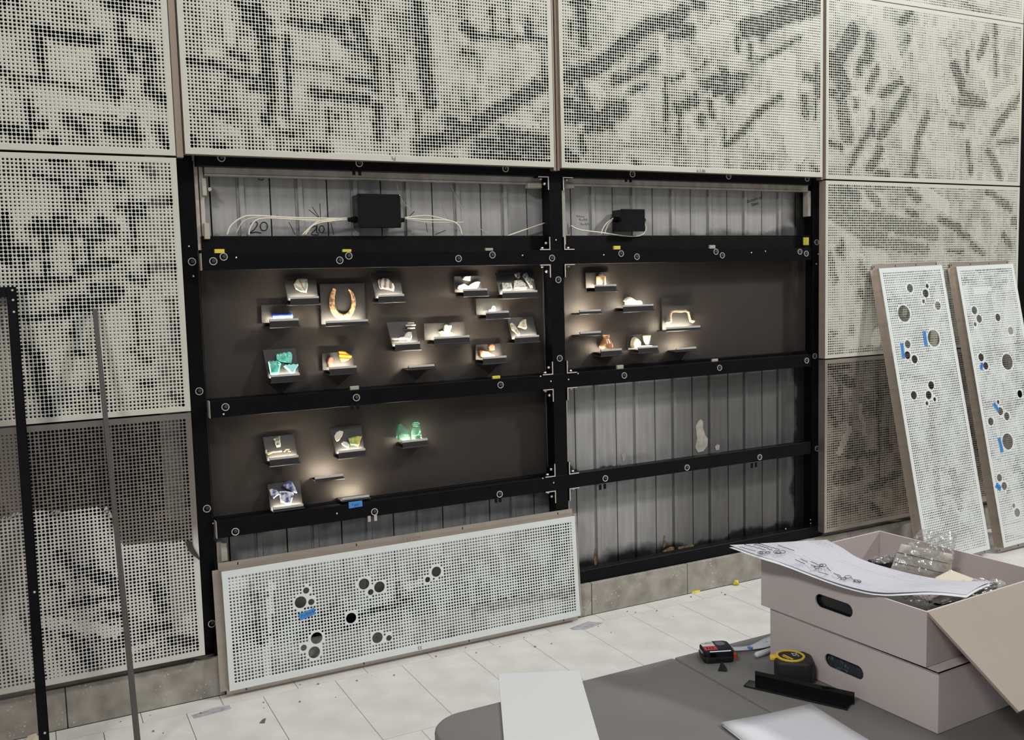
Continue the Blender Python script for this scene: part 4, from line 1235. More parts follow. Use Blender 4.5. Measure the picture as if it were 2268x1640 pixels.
DKFLOR = patt('dark_floral_glaze', (0.32, 0.31, 0.26), (0.055, 0.06, 0.05), 110, 0.42, 0.58)
sherd('pottery_sherd', 'squarish white sherd with grey specks at the end of its row', 'sherd', z2([(1662, 265), (1770, 265), (1782, 340), (1755, 358), (1665, 352)]), S['four'], FLOR)
sherd('pottery_sherd', 'white quarter-round sherd between a square and a long one', 'sherd', z2([(1812, 240), (1860, 228), (1900, 232), (1945, 270), (1972, 325), (1960, 340), (1815, 335)]), S['four'], FLOR)
sherd('pottery_sherd', 'tiny dark patterned triangle over the quarter-round sherd', 'sherd', z2([(1815, 150), (1840, 137), (1880, 140), (1880, 195), (1868, 210), (1835, 200)]), S['four'], DKFLOR)
sherd('pottery_sherd', 'long slanting dark patterned sherd with a pale rim', 'sherd', z2([(1918, 175), (1932, 140), (1965, 138), (1985, 185), (2055, 225), (2048, 260), (2042, 322), (2015, 325), (1985, 270), (1955, 235)]), S['four'], DKFLOR)
# green glass ring
GGL = mat('green_ring_glass', (0.16, 0.55, 0.30), 0.08, spec=0.6)
c0 = at(*z2([(1550, 590)])[0], 0.100)
gr_ = root('glass_ring', (c0[0], 0.10, c0[2] - 0.012), 'small green glass ring standing on its edge', 'glass ring')
pts = [(c0[0] + 0.0075 * math.cos(a * math.pi / 10), 0.100, c0[2] + 0.011 * math.sin(a * math.pi / 10)) for a in range(21)]
MB().tube(pts, 0.0022, 8).build('ring', GGL, gr_, smooth=True)
MB().tube([(c0[0] - 0.004, 0.1, c0[2] - 0.006), (c0[0] + 0.003, 0.1, c0[2]), (c0[0] + 0.001, 0.1, c0[2] + 0.009)], 0.0012, 6).build('ring_web', GGL, gr_, smooth=True)
sherd('glass_chip', 'small pale green glass chip beside the glass ring', 'glass', z2([(1482, 625), (1500, 602), (1530, 598), (1535, 625)]), ((0, 0.100, 0), (0, -1, 0)), mat('pale_green_glass', (0.40, 0.62, 0.46), 0.1), 0.005)


def bone(label, pts_px, plane, rads, material=None, name='bone_piece', lift=0.004, cat='bone', n_=8):
    P0, n = np.array(plane[0]), np.array(plane[1])
    P = [atp(x, y, P0 + n * lift, n) for x, y in pts_px]
    o_ = MB().tube([tuple(p) for p in P], rads, n_).build(name, material or BONE, smooth=True)
    off = Vector(P[0])
    o_.data.transform(Matrix.Translation(-off))
    o_.location = off
    return tag(o_, label, cat)


bone('short bone stick, topmost of three stacked by the plate edge', z2([(468, 774), (500, 772), (550, 771)]), S['bones'], [0.0022, 0.003, 0.0022])
bone('bone stick in the middle of three stacked', z2([(448, 802), (500, 800), (568, 796)]), S['bones'], [0.0035, 0.0032, 0.0038])
bone('bone stick, lowest of three stacked', z2([(470, 835), (510, 836), (560, 833)]), S['bones'], [0.0028, 0.0036, 0.0028])
bone('short lone white bone stub low on its plate', z2([(270, 968), (310, 970), (350, 968)]), S['bones'], [0.0034, 0.004, 0.0034])
sherd('bone_piece', 'knobbly white bone shaped like a club, low on its plate', 'bone', z2([(365, 955), (425, 945), (440, 905), (475, 880), (520, 882), (525, 930), (518, 970), (490, 982), (460, 965), (370, 976)]), S['bones'], BONE, 0.010, 0.004)
GREYG = patt('grey_green_glaze', (0.38, 0.36, 0.28), (0.11, 0.12, 0.08), 45, 0.32, 0.5)
MOSS = patt('mossy_glass', (0.32, 0.34, 0.14), (0.10, 0.12, 0.04), 50, 0.35, 0.6, rough=0.1)
sherd('pottery_neck', 'pale bottle-neck fragment standing on mossy green glass', 'sherd', z2([(930, 870), (942, 800), (958, 785), (985, 792), (1025, 795), (1022, 830), (1005, 862), (1000, 888), (960, 890)]), S['stone'], GREYG, 0.014, 0.004, lift=0.004)
sherd('glass_fragment', 'flat mossy green glass base under a pale neck fragment', 'glass', z2([(870, 880), (905, 868), (950, 880), (1020, 885), (1055, 910), (1050, 940), (905, 942), (890, 915)]), S['stone'], MOSS, 0.012, 0.002)
FANP = patt('fan_glaze', (0.42, 0.36, 0.26), (0.17, 0.13, 0.07), 60, 0.35, 0.55)
sherd('pottery_sherd', 'fan-shaped cream sherd beside a long sliver', 'sherd', z2([(1855, 815), (1880, 760), (1920, 728), (1958, 722), (1962, 775), (1970, 830), (1955, 845), (1910, 830)]), S['fan'], FANP)
sherd('pottery_sherd', 'long slanting cream sliver beside the fan-shaped sherd', 'sherd', z2([(1758, 778), (1778, 765), (1810, 790), (1845, 840), (1882, 905), (1878, 930), (1860, 930), (1825, 885), (1780, 850)]), S['fan'], FANP)
BRK = mat('orange_brick', (0.30, 0.095, 0.042), 0.85, color2=(0.20, 0.06, 0.028), vscale=60, bump=0.3)
sherd('brick_fragment', 'small house-shaped orange brick chip raised over a larger one', 'brick', z2([(1492, 1075), (1505, 1045), (1530, 1032), (1562, 1055), (1565, 1110), (1530, 1115), (1500, 1110)]), S['brick'], BRK, 0.010)
sherd('brick_fragment', 'large wedge of orange brick lying under a small chip', 'brick', z2([(1382, 1125), (1400, 1112), (1480, 1125), (1562, 1175), (1560, 1198), (1420, 1212), (1385, 1190)]), S['brick'], BRK, 0.018, 0.004, lift=0.004)
# cream jar
c0 = at(*z3([(608, 342)])[0], 0.100)
STONEW = mat('cream_stoneware', (0.44, 0.33, 0.18), 0.4, color2=(0.32, 0.22, 0.11), vscale=25)
jr = root('stoneware_jar', (c0[0], 0.10, c0[2]), 'squat cream stoneware jar with a narrow lid', 'jar')
MB().lathe((c0[0], 0.100, c0[2]), [(0.020, 0), (0.0225, 0.002), (0.0225, 0.036), (0.0215, 0.040), (0.012, 0.0415)], 24).build('jar_body', STONEW, jr, smooth=True)
MB().lathe((c0[0], 0.100, c0[2] + 0.041), [(0.011, 0), (0.012, 0.002), (0.010, 0.006), (0.005, 0.008)], 18).build('jar_lid', mat('brown_lid', (0.30, 0.20, 0.09), 0.5), jr, smooth=True)
sherd('bone_piece', 'bright white lumpy bone lying alone on its shelf', 'bone', z3([(975, 580), (1000, 545), (1040, 520), (1080, 545), (1130, 575), (1195, 572), (1220, 600), (1215, 640), (1180, 650), (1010, 650), (990, 625), (1000, 600)]), S['knuckle'], BONE, 0.022, 0.008)
# rusty drawer handle
HRUST = mat('pitted_rust', (0.38, 0.25, 0.15), 0.8, color2=(0.13, 0.08, 0.045), vscale=70, bump=0.6, bscale=130)
bone('rusty bent drawer handle with flared feet', z3([(1565, 895), (1600, 905), (1640, 880), (1635, 800), (1650, 740), (1700, 730), (1790, 735), (1860, 725), (1900, 750), (1915, 820), (1930, 870), (1960, 885), (1990, 875)]), S['handle'],
     [0.004, 0.008, 0.0065, 0.005, 0.006, 0.0055, 0.006, 0.0055, 0.006, 0.0055, 0.007, 0.008, 0.0045], HRUST, 'drawer_handle', 0.004, 'handle', 10)
# broken brown bottle: lathe with a ragged lower edge
c0 = at(*z3([(690, 1290)])[0], 0.100)
BRN = mat('brown_salt_glaze', (0.26, 0.12, 0.055), 0.2, color2=(0.40, 0.20, 0.10), vscale=18)
mb = MB()
prof = [(0.0325, 0.004), (0.0335, 0.016), (0.028, 0.030), (0.017, 0.046), (0.0145, 0.053), (0.0165, 0.058), (0.0175, 0.066), (0.012, 0.0665)]
n_ = 24
for i, (r_, h_) in enumerate(prof):
    for k in range(n_):
        a = 2 * math.pi * k / n_
        hh = h_ + (0.009 * max(0, math.sin(a * 2 + 2.2)) + 0.003 * math.sin(a * 5) if i == 0 else 0)
        mb.v.append((c0[0] + r_ * math.cos(a), 0.102 + r_ * math.sin(a), c0[2] + hh))
for i in range(len(prof) - 1):
    for k in range(n_):
        k2 = (k + 1) % n_
        mb.f.append((i * n_ + k, i * n_ + k2, (i + 1) * n_ + k2, (i + 1) * n_ + k))
mb.f.append(tuple((len(prof) - 1) * n_ + k for k in range(n_)))
tag(mb.build('bottle_neck', BRN, smooth=True), 'broken neck of a brown glazed bottle with a ragged base', 'bottle')
# egg cup, shell and bead row
c0 = at(*z3([(1282, 1225)])[0], 0.104)
ec = root('egg_cup', (c0[0], 0.104, c0[2]), 'cream tapering egg-cup with a banded rim', 'cup')
MB().lathe((c0[0], 0.104, c0[2]), [(0.007, 0), (0.009, 0.003), (0.015, 0.018), (0.0185, 0.034), (0.0195, 0.044), (0.0175, 0.044), (0.016, 0.035)], 22).build('cup_body', CREAM, ec, smooth=True)
MB().lathe((c0[0], 0.104, c0[2] + 0.038), [(0.0196, 0), (0.0202, 0.003), (0.0202, 0.006), (0.018, 0.0065)], 22).build('rim', CREAM, ec, smooth=True)
SHELLM = patt('fluted_shell', (0.46, 0.42, 0.32), (0.22, 0.18, 0.12), 60, 0.3, 0.6, (0, 0.6, 0.8), wave=True)
sherd('shell_piece', 'fluted cream shell-shaped piece leaning beside the egg-cup', 'shell', z3([(1065, 1245), (1070, 1180), (1090, 1130), (1120, 1115), (1165, 1145), (1198, 1190), (1195, 1240), (1160, 1272), (1085, 1275)]), ((0, 0.100, 0), (0, -1, 0)), SHELLM, 0.014, 0.008)
bone('low white beaded strip lying under the egg-cup', z3([(1175, 1248), (1205, 1252), (1235, 1247), (1265, 1252), (1295, 1247), (1325, 1251), (1358, 1246)]), ((0, 0.092, 0), (0, -1, 0)), [0.003, 0.0042, 0.003, 0.0042, 0.003, 0.0042, 0.003], None, 'bead_strip', 0.0, 'strip')
# lower board
GMARK = patt('green_marked_glaze', (0.42, 0.37, 0.27), (0.05, 0.10, 0.06), 55, 0.42, 0.5)
sherd('pottery_sherd', 'upright slip of pottery with green marks over a bone stick', 'sherd', z4([(250, 285), (285, 262), (325, 250), (328, 320), (335, 345), (330, 375), (290, 382), (270, 345), (265, 310)]), S['straw'], GMARK)
bone('yellowed bone stick with a hooked end under the green-marked slip', z4([(160, 415), (158, 450), (185, 462), (240, 440), (300, 435), (345, 430)]), S['straw'], [0.003, 0.004, 0.005, 0.0035, 0.003, 0.0035], mat('yellow_bone', (0.55, 0.44, 0.26), 0.6), lift=0.006)
bone('short forked brown fragment beside the hooked bone stick', z4([(375, 440), (395, 410), (440, 408), (425, 432), (452, 436)]), S['straw'], [0.002, 0.0028, 0.0026, 0.0026, 0.002], mat('brown_bone', (0.40, 0.26, 0.14), 0.6), 'bone_piece', 0.006)
sherd('pottery_sherd', 'cream shield-shaped sherd with a brown corner', 'sherd', z4([(978, 248), (1000, 205), (1040, 186), (1082, 195), (1070, 245), (1035, 300), (1008, 315), (990, 290)]), S['colour'], patt('cream_brown_corner', (0.46, 0.42, 0.35), (0.28, 0.12, 0.045), 14, 0.35, 0.42))
sherd('pottery_sherd', 'small white half-moon sherd with a green rim', 'sherd', z4([(1062, 335), (1085, 314), (1125, 322), (1152, 355), (1148, 392), (1110, 375), (1080, 360)]), S['colour'], patt('white_green_rim', (0.48, 0.47, 0.42), (0.09, 0.26, 0.08), 22, 0.32, 0.42))
sherd('pottery_sherd', 'bright sherd mottled green, yellow and orange', 'sherd', z4([(1145, 280), (1200, 262), (1250, 252), (1305, 255), (1285, 300), (1275, 345), (1262, 372), (1215, 355), (1175, 355), (1160, 310)]), S['colour'], patt('mottled_colour_glaze', (0.42, 0.34, 0.09), (0.11, 0.24, 0.05), 34, 0.42, 0.56))
GG = mat('bottle_green_glass', (0.36, 0.76, 0.58), 0.04, trans=0.92, spec=0.6)
sherd('glass_shard', 'slanting shard of green bottle glass standing beside a neck', 'glass', z4([(1728, 290), (1732, 150), (1750, 112), (1775, 102), (1800, 130), (1850, 165), (1875, 220), (1880, 295), (1800, 300)]), S['glass'], GG, 0.012, 0.004)
c0 = at(*z4([(1957, 290)])[0], 0.100)
gn = root('glass_neck', (c0[0], 0.10, c0[2]), 'tapering green bottle-glass neck standing upright', 'glass')
MB().lathe((c0[0], 0.100, c0[2]), [(0.0235, 0), (0.0235, 0.004), (0.018, 0.042), (0.0165, 0.056), (0.0175, 0.060), (0.0175, 0.068), (0.014, 0.0715), (0.010, 0.0715)], 22).build('neck_body', GG, gn, smooth=True)
MB().lathe((c0[0], 0.100, c0[2] + 0.058), [(0.0178, 0), (0.0188, 0.002), (0.0188, 0.005), (0.0178, 0.007)], 22).build('collar', GG, gn, smooth=True)
DEL = patt('blue_white_glaze', (0.44, 0.45, 0.47), (0.025, 0.045, 0.16), 60, 0.40, 0.52)
DELD = patt('deep_blue_glaze', (0.34, 0.37, 0.44), (0.014, 0.022, 0.09), 30, 0.46, 0.60)
sherd('pottery_sherd', 'triangular deep blue sherd with a white line, above two others', 'sherd', z4([(350, 848), (395, 805), (432, 780), (470, 800), (505, 860), (532, 932), (490, 925), (430, 895)]), S['delft'], DELD)
sherd('pottery_sherd', 'pointed white sherd with blue strokes at the plate edge', 'sherd', z4([(196, 890), (225, 882), (275, 890), (305, 915), (318, 950), (275, 975), (248, 1003), (215, 955)]), S['delft'], DEL)
sherd('pottery_sherd', 'broad blue and white sherd with a lettered band', 'sherd', z4([(315, 912), (400, 908), (480, 925), (492, 950), (475, 1000), (455, 1068), (420, 1068), (390, 1055), (335, 1040), (325, 980)]), S['delft'], DEL)

# ================================================================== WIRING IN THE TOP ROW
def poly(pts, Y):
    return [tuple(at(x, y, Y)) for x, y in pts]


def spline(P, k=5):
    P = [Vector(p) for p in P]
    out = []
    for i in range(len(P) - 1):
        p0, p1, p2, p3 = P[max(i - 1, 0)], P[i], P[i + 1], P[min(i + 2, len(P) - 1)]
        for j in range(k):
            t = j / k
            out.append(tuple(0.5 * ((2 * p1) + (p2 - p0) * t + (2 * p0 - 5 * p1 + 4 * p2 - p3) * t * t + (3 * p1 - p0 - 3 * p2 + p3) * t ** 3)))
    out.append(tuple(P[-1]))
    return out


BOXB = mat('black_enclosure', (0.006, 0.0055, 0.0055), 0.10, spec=0.3)


def junction(label, f0, f1, depth, cables, ties):
    a, b = at(f0[0], f0[1], 0.062), at(f1[0], f1[1], 0.062)
    rt = root('junction_box', ((a[0] + b[0]) / 2, 0.14, b[2]), label, 'junction box')
    MB().box(a[0], b[0], 0.074, 0.140, b[2], a[2]).build('enclosure', BOXB, rt, bevel=0.004, seg=2)
    MB().box(a[0] - 0.002, b[0] + 0.002, 0.058, 0.073, b[2] - 0.002, a[2] + 0.002).build('lid', BOXB, rt, bevel=0.005, seg=3)
    for x in (a[0] + 0.008, b[0] - 0.008):
        for z in (a[2] - 0.008, b[2] + 0.008):
            MB().lathe((x, 0.0565, z), [(0.003, 0), (0.004, 0.001), (0.004, 0.002)], 8, 'y').build('lid_screw', BLACK, rt)
    zg = at(f0[0], 487, 0.1)[2]
    for x0, s in ((a[0], -1), (b[0], 1)):
        o_ = MB()
        for i, (r_, h0, h1) in enumerate(((0.013, 0, 0.006), (0.011, 0.006, 0.018), (0.0085, 0.018, 0.030))):
            xs = sorted((x0 + s * h0, x0 + s * h1))
            o_.lathe((xs[0], 0.102, zg), [(r_, 0), (r_, xs[1] - xs[0])], 12, 'x')
        o_.build('cable_gland', BLACK2, rt)
    for pts, r_ in cables:
        MB().tube(spline(poly(pts, 0.096 if r_ > 0.001 else 0.118)), r_, 6).build('cable', CABLE if r_ > 0.001 else GALV, rt, smooth=True)
    for pts in ties:
        MB().tube(poly(pts, 0.098), 0.0014, 5).build('cable_tie', BLACK2, rt)
    return rt


W2 = lambda l: [(380 + x / 2.52, 300 + y / 2.52) for x, y in l]
W3 = lambda l: [(1180 + x / 3.154, 300 + y / 3.154) for x, y in l]
junction('large glossy black junction box with cream cables in front of the deck', (792, 430), (888, 504), 0.08,
         [(W2([(310, 556), (330, 505), (390, 460), (450, 448), (590, 455), (700, 460), (980, 465)]), 0.0032),
          (W2([(432, 556), (437, 520), (470, 475), (540, 462), (700, 470), (900, 474), (980, 470)]), 0.0030),
          (W2([(745, 556), (780, 510), (830, 487), (900, 478), (980, 466)]), 0.0030),
          (W2([(730, 556), (765, 520), (820, 480), (900, 468), (980, 460)]), 0.0028),
          (W2([(362, 545), (400, 480), (480, 456), (590, 452), (760, 478), (980, 474)]), 0.0014),
          (W2([(1300, 462), (1400, 470), (1540, 475), (1600, 500), (1622, 556)]), 0.0030),
          (W2([(1300, 458), (1420, 448), (1500, 462), (1560, 478)]), 0.0024),
          (W2([(1300, 466), (1380, 478), (1450, 485), (1630, 485)]), 0.0014),
          (W2([(1255, 258), (1275, 340), (1330, 410), (1420, 445)]), 0.0009),
          (W2([(1555, 268), (1600, 370), (1680, 490), (1790, 560)]), 0.0009)],
         [W2(l) for l in ([(765, 415), (835, 470)], [(785, 400), (835, 475)], [(828, 380), (832, 470)], [(655, 485), (690, 555)], [(890, 490), (905, 555)], [(1355, 425), (1310, 470)], [(1420, 490), (1428, 540)], [(1470, 555), (1530, 530)], [(588, 445), (590, 465)], [(900, 462), (900, 486)], [(745, 535), (765, 548)])])
junction('small black junction box with one looping cream cable', (1376, 464), (1428, 512), 0.08,
         [(W3([(268, 632), (330, 660), (480, 680), (620, 700), (720, 705), (770, 690), (790, 650), (775, 605)]), 0.0030), (W3([(562, 580), (520, 610), (490, 650), (478, 692)]), 0.0028), (W3([(560, 590), (525, 625), (500, 692)]), 0.0020)],
         [W3([(245, 620), (248, 690)]), W3([(258, 640), (255, 690)])])
sc = MB().tube(spline(poly([(1124, 523), (1160, 510), (1207, 494)], 0.11)), 0.0032, 6).build('stray_cable', CABLE, smooth=True)
tag(sc, 'short cream cable end slanting up beside the middle post', 'cable')


# marker writing on the deck
def writing(name, label, strokes, Y, r_=0.0016):
    mb = MB()
    for s in strokes:
        mb.tube(spline(poly(s, Y), 4), r_, 5)
    o_ = mb.build(name, INK)
    o_.parent = dk
    o_.location = (-2.1, -0.15, -0.15)
    return o_


circ = lambda cx_, cy_, rx, ry: [(cx_ + rx * math.cos(a * .5236), cy_ + ry * math.sin(a * .5236)) for a in range(13)]
writing('marker_writing', None, [W2([(440, 495), (465, 480), (480, 495), (462, 525), (438, 545), (470, 540), (500, 545)]), W2(circ(516, 508, 20, 24))], 0.1500)
writing('marker_writing', None, [W2([(785, 515), (800, 505), (808, 520), (780, 552), (820, 556)]), W2([(812, 500), (810, 540), (822, 545)]), W2(circ(838, 524, 14, 20))], 0.1500)
writing('marker_writing', None, [W2([(482, 235), (490, 248), (508, 250), (518, 236)])], 0.1490, 0.0012)
txt_strokes = []
for base_x, base_y in ((305, 568), (325, 592), (335, 622)):
    x = base_x
    rr_ = random.Random(base_y)
    for i in range(4):
        txt_strokes.append(W3([(x, base_y), (x + 5, base_y - 8 + rr_.uniform(-4, 6)), (x + 12, base_y + 6)]))
        x += 15
writing('marker_writing', None, txt_strokes, 0.1500, 0.0006)

# blue tape label on the lower beam
tb = root('blue_tape', tuple(at(786, 1118, 0.049)), 'blue tape label with a scribbled number on the beam under an empty shelf', 'tape')
q = [at(x, y, 0.0485) for x, y in ((772, 1113), (773, 1127), (803, 1122), (802, 1109))]
MB().hexa([tuple(p) for p in q] + [(p[0], 0.0495, p[2]) for p in q]).build('tape_strip', BLUE, tb)
mk = MB()
for s in ([(780, 1121), (782, 1117)], [(785, 1123), (787, 1117), (789, 1122), (791, 1116), (793, 1121), (796, 1116)]):
    mk.tube(poly(s, 0.048), 0.0007, 4)
mk.build('handwriting', INK, tb)

# ================================================================== THINGS LEANING AT THE LEFT
PANE, _nt, _b = nodes_of('clear_acrylic')
_nt.nodes.remove(_b)
_o = _nt.nodes['Material Output']
_t = _nt.nodes.new('ShaderNodeBsdfTransparent'); _t.inputs[0].default_value = (0.99, 0.97, 0.96, 1)
_g = _nt.nodes.new('ShaderNodeBsdfGlossy'); _g.inputs['Roughness'].default_value = 0.06
_f = _nt.nodes.new('ShaderNodeFresnel'); _f.inputs[0].default_value = 1.5
_ad = _nt.nodes.new('ShaderNodeMath'); _ad.operation = 'ADD'; _ad.inputs[1].default_value = 0.005
_m = _nt.nodes.new('ShaderNodeMixShader')
for a, b_ in ((_f.outputs[0], _ad.inputs[0]), (_ad.outputs[0], _m.inputs[0]), (_t.outputs[0], _m.inputs[1]), (_g.outputs[0], _m.inputs[2]), (_m.outputs[0], _o.inputs[0])):
    _nt.links.new(a, b_)
LEAN = math.atan2(0.344, 1.563)
fs = root('framed_sheet', (-0.93, -0.370, 0.004), 'clear sheet in a thin black metal frame leaning on the wall', 'frame', None, None, (-LEAN, 0, 0))
HH = 1.60
x1 = -0.0165 + 0.93
MB().box(x1 - 0.030, x1, -0.012, 0.006, 0, HH).box(x1 - 0.004, x1, -0.012, 0.022, 0, HH).build('side_rail', BLACK, fs, bevel=0.001)
MB().box(0, 0.030, -0.012, 0.006, 0, HH).build('side_rail', BLACK, fs, bevel=0.001)
MB().box(0.030, x1 - 0.030, -0.012, 0.006, HH - 0.03, HH).build('end_rail', BLACK, fs, bevel=0.001)
MB().box(0.030, x1 - 0.030, -0.012, 0.006, 0, 0.03).build('end_rail', BLACK, fs, bevel=0.001)
MB().box(0.02, x1 - 0.02, 0.0065, 0.0105, 0.01, HH - 0.01).build('pane', PANE, fs)
for zz_ in (HH - 0.012, HH - 0.045, HH - 0.085, 0.16, 0.6):
    MB().lathe((x1 - 0.012, -0.0145, zz_), [(0.002, 0), (0.004, 0.001), (0.004, 0.003)], 8, 'y').build('screw', GALV, fs, smooth=True)
ms = MB()
T_, B_ = np.array([0.2187, -0.024, 1.4865]), np.array([0.2414, -0.354, 0.0])
for P, w_ in ((B_, 0.0095), (T_, 0.0075)):
    ms.v += [(P[0] - w_, P[1] - 0.004, P[2]), (P[0] + w_, P[1] - 0.004, P[2]), (P[0] + w_, P[1] + 0.012, P[2]), (P[0] - w_, P[1] + 0.012, P[2])]
ms.f = [(0, 3, 2, 1), (4, 5, 6, 7), (0, 1, 5, 4), (1, 2, 6, 5), (2, 3, 7, 6), (3, 0, 4, 7)]
o_ = ms.build('metal_strip', mat('dark_brown_grey_metal', (0.055, 0.050, 0.048), 0.5), bevel=0.001)
tag(o_, 'long narrow dark metal strip leaning alone on the perforated panels', 'strip')

# ================================================================== FLOOR SCRAPS
def scrap(name, label, cat, pts, h, material, group=None):
    F = [atz(x, y, h) for x, y in pts]
    k = len(F)
    c = sum(F) / k
    mb = MB()
    mb.v = [(p[0], p[1], 0.0004) for p in F] + [(c[0] + (p[0] - c[0]) * .9, c[1] + (p[1] - c[1]) * .9, h) for p in F]
    ar = sum(F[i][0] * F[(i + 1) % k][1] - F[(i + 1) % k][0] * F[i][1] for i in range(k))
    fs_ = [tuple(reversed(range(k))), tuple(range(k, 2 * k))] + [(i, (i + 1) % k, k + (i + 1) % k, k + i) for i in range(k)]
    mb.f = fs_ if ar > 0 else [tuple(reversed(f_)) for f_ in fs_]
    o_ = mb.build(name, material)
    off = Vector((c[0], c[1], 0))
    o_.data.transform(Matrix.Translation(-off))
    o_.location = off
    return tag(o_, label, cat, group)


GTAPE = mat('grey_blue_tape', (0.27, 0.275, 0.30), 0.5, color2=(0.40, 0.40, 0.41), vscale=40)
scrap('floor_tape', 'grey tape scrap on the floor in front of the low leaning panel', 'tape', [(1262, 1392), (1302, 1377), (1335, 1380), (1300, 1394), (1268, 1396)], 0.001, GTAPE)
scrap('floor_tape', 'long grey tape smear on the floor by the plinth corner', 'tape', [(424, 1585), (470, 1570), (508, 1562), (512, 1570), (470, 1582), (430, 1592)], 0.001, GTAPE)
scrap('floor_chip', 'small dark grey diamond chip lying on a floor tile', 'scrap', [(574, 1602), (582, 1593), (589, 1591), (586, 1602)], 0.002, mat('dark_chip', (0.09, 0.09, 0.095), 0.6))
YS = mat('yellow_scrap', (0.68, 0.55, 0.05), 0.6)
scrap('yellow_scrap', 'flat curled yellow scrap on the floor by the plinth', 'scrap', [(1530, 1311), (1545, 1300), (1556, 1300), (1550, 1308), (1540, 1312)], 0.008, YS)
c_ = atz(1631, 1297, 0.0)
rr_ = random.Random(12)
mb = MB()
for i_ in range(6):
    for k_ in range(9):
        th, ph = math.pi * i_ / 5, 2 * math.pi * k_ / 9
        q_ = rr_.uniform(0.55, 1.25)
        mb.v.append((0.017 * q_ * math.sin(th) * math.cos(ph), 0.015 * q_ * math.sin(th) * math.sin(ph), max(0.0005, 0.013 + 0.014 * (q_ if 0 < i_ < 5 else 0.9) * -math.cos(th))))
for i_ in range(5):
    for k_ in range(9):
        mb.f.append((i_ * 9 + k_, i_ * 9 + (k_ + 1) % 9, (i_ + 1) * 9 + (k_ + 1) % 9, (i_ + 1) * 9 + k_))
o_ = mb.build('yellow_scrap', YS)
o_.location = (c_[0], c_[1], 0.0)
tag(o_, 'crumpled yellow scrap on the floor beside the upper box', 'scrap')
scrap('foam_crumb', 'beige foam crumb on the floor by the framed sheet', 'scrap', [(55, 1640), (62, 1630), (74, 1626), (82, 1624), (78, 1636), (70, 1643)], 0.012, mat('beige_foam', (0.55, 0.48, 0.36), 0.9, bump=0.5))
mb = MB()
rr_ = random.Random(21)
for i in range(46):
    x, y = rr_.uniform(0.2, 4.2), -abs(rr_.gauss(0.02, 0.10)) - 0.0
    s_ = rr_.uniform(0.001, 0.0035)
    mb.box(x - s_, x + s_, y - s_ * .8, y + s_ * .8, 0.0005, 0.0005 + s_)
o_ = mb.build('floor_grit', mat('grit', (0.16, 0.14, 0.12), 0.9))
tag(o_, 'fine grit scattered on the floor along the plinth', 'grit', None, 'stuff')

# ================================================================== TABLE
ZT_ = 0.74
tb = root('folding_table', (1.17, -2.39, 0.0), 'dark grey plastic folding table with a seam across its top', 'table')


def half(xa, xb, round_left):
    r_ = 0.075
    y0, y1 = -2.77, -2.0095
    pts = []
    if round_left:
        for cx_, cy_, a0 in ((xa + r_, y0 + r_, math.pi), (xb, y0, None), (xb, y1, None), (xa + r_, y1 - r_, math.pi / 2)):
            if a0 is None:
                pts.append((cx_, cy_))
            else:
                pts += [(cx_ + r_ * math.cos(a0 + k * math.pi / 16), cy_ + r_ * math.sin(a0 + k * math.pi / 16)) for k in range(9)]
    else:
        for cx_, cy_, a0 in ((xa, y0, None), (xb - r_, y0 + r_, -math.pi / 2), (xb - r_, y1 - r_, 0), (xa, y1, None)):
            if a0 is None:
                pts.append((cx_, cy_))
            else:
                pts += [(cx_ + r_ * math.cos(a0 + k * math.pi / 16), cy_ + r_ * math.sin(a0 + k * math.pi / 16)) for k in range(9)]
    k = len(pts)
    mb = MB()
    mb.v = [(x, y, ZT_ - 0.042) for x, y in pts] + [(x, y, ZT_) for x, y in pts]
    mb.f = [tuple(reversed(range(k))), tuple(range(k, 2 * k))] + [(i, (i + 1) % k, k + (i + 1) % k, k + i) for i in range(k)]
    return mb.build('table_top', TABLE, tb, bevel=0.006, seg=3)


half(0.602, 1.1728, True)
half(1.1742, 1.78, False)
LEGM = mat('grey_leg_tube', (0.16, 0.16, 0.16), 0.4, 0.5)
for x in (0.78, 1.60):
    for y in (-2.66, -2.12):
        MB().tube([(x, y, 0.0), (x, y, ZT_ - 0.041)], 0.013, 10).build('leg', LEGM, tb, smooth=True)
    MB().tube([(x, -2.66, 0.25), (x, -2.12, 0.25)], 0.009, 8).build('cross_bar', LEGM, tb, smooth=True)

# white sheets
o_ = MB()
a, b, c, d = (0.8123, -1.9038), (0.9635, -1.9722), (0.755, -2.428), (0.604, -2.3596)
o_.hexa([(*d, ZT_ + 0.0005), (*c, ZT_ + 0.0005), (*b, ZT_ + 0.0005), (*a, ZT_ + 0.0005), (*d, ZT_ + 0.004), (*c, ZT_ + 0.004), (*b, ZT_ + 0.004), (*a, ZT_ + 0.004)])
tag(o_.build('white_board', mat('white_foam_board', (0.54, 0.55, 0.555), 0.5), bevel=0.0004), 'long white board strip poking over the far edge of the table', 'board')
for i, (dx, dy, lab) in enumerate(((-0.004, -0.008, 'white paper sheet peeking out under another sheet, near the bracket'), (0.0, 0.0, 'plain white paper sheet lying uppermost near the black bracket'))):
    a, b = np.array([1.0592 + dx, -2.3016 + dy]), np.array([1.2537 + dx, -2.3223 + dy])
    dr = np.array([-0.029, -0.278])
    z0 = ZT_ + 0.0006 + i * 0.0016
    mb = MB()
    P = []
    for u in range(9):
        row = []
        for v in range(9):
            p = a + (b - a) * u / 8 + dr * v / 8
            cu = 0.003 * max(0, 1 - u / 3) * max(0, 1 - v / 3) + 0.0004 * math.sin(u + v)
            row.append((p[0], p[1], z0 + 0.0006 + cu))
        P.append(row)
    mb.grid(P)
    tag(mb.build('paper_sheet', PAPER, smooth=True, solid=0.0004), lab, 'paper')

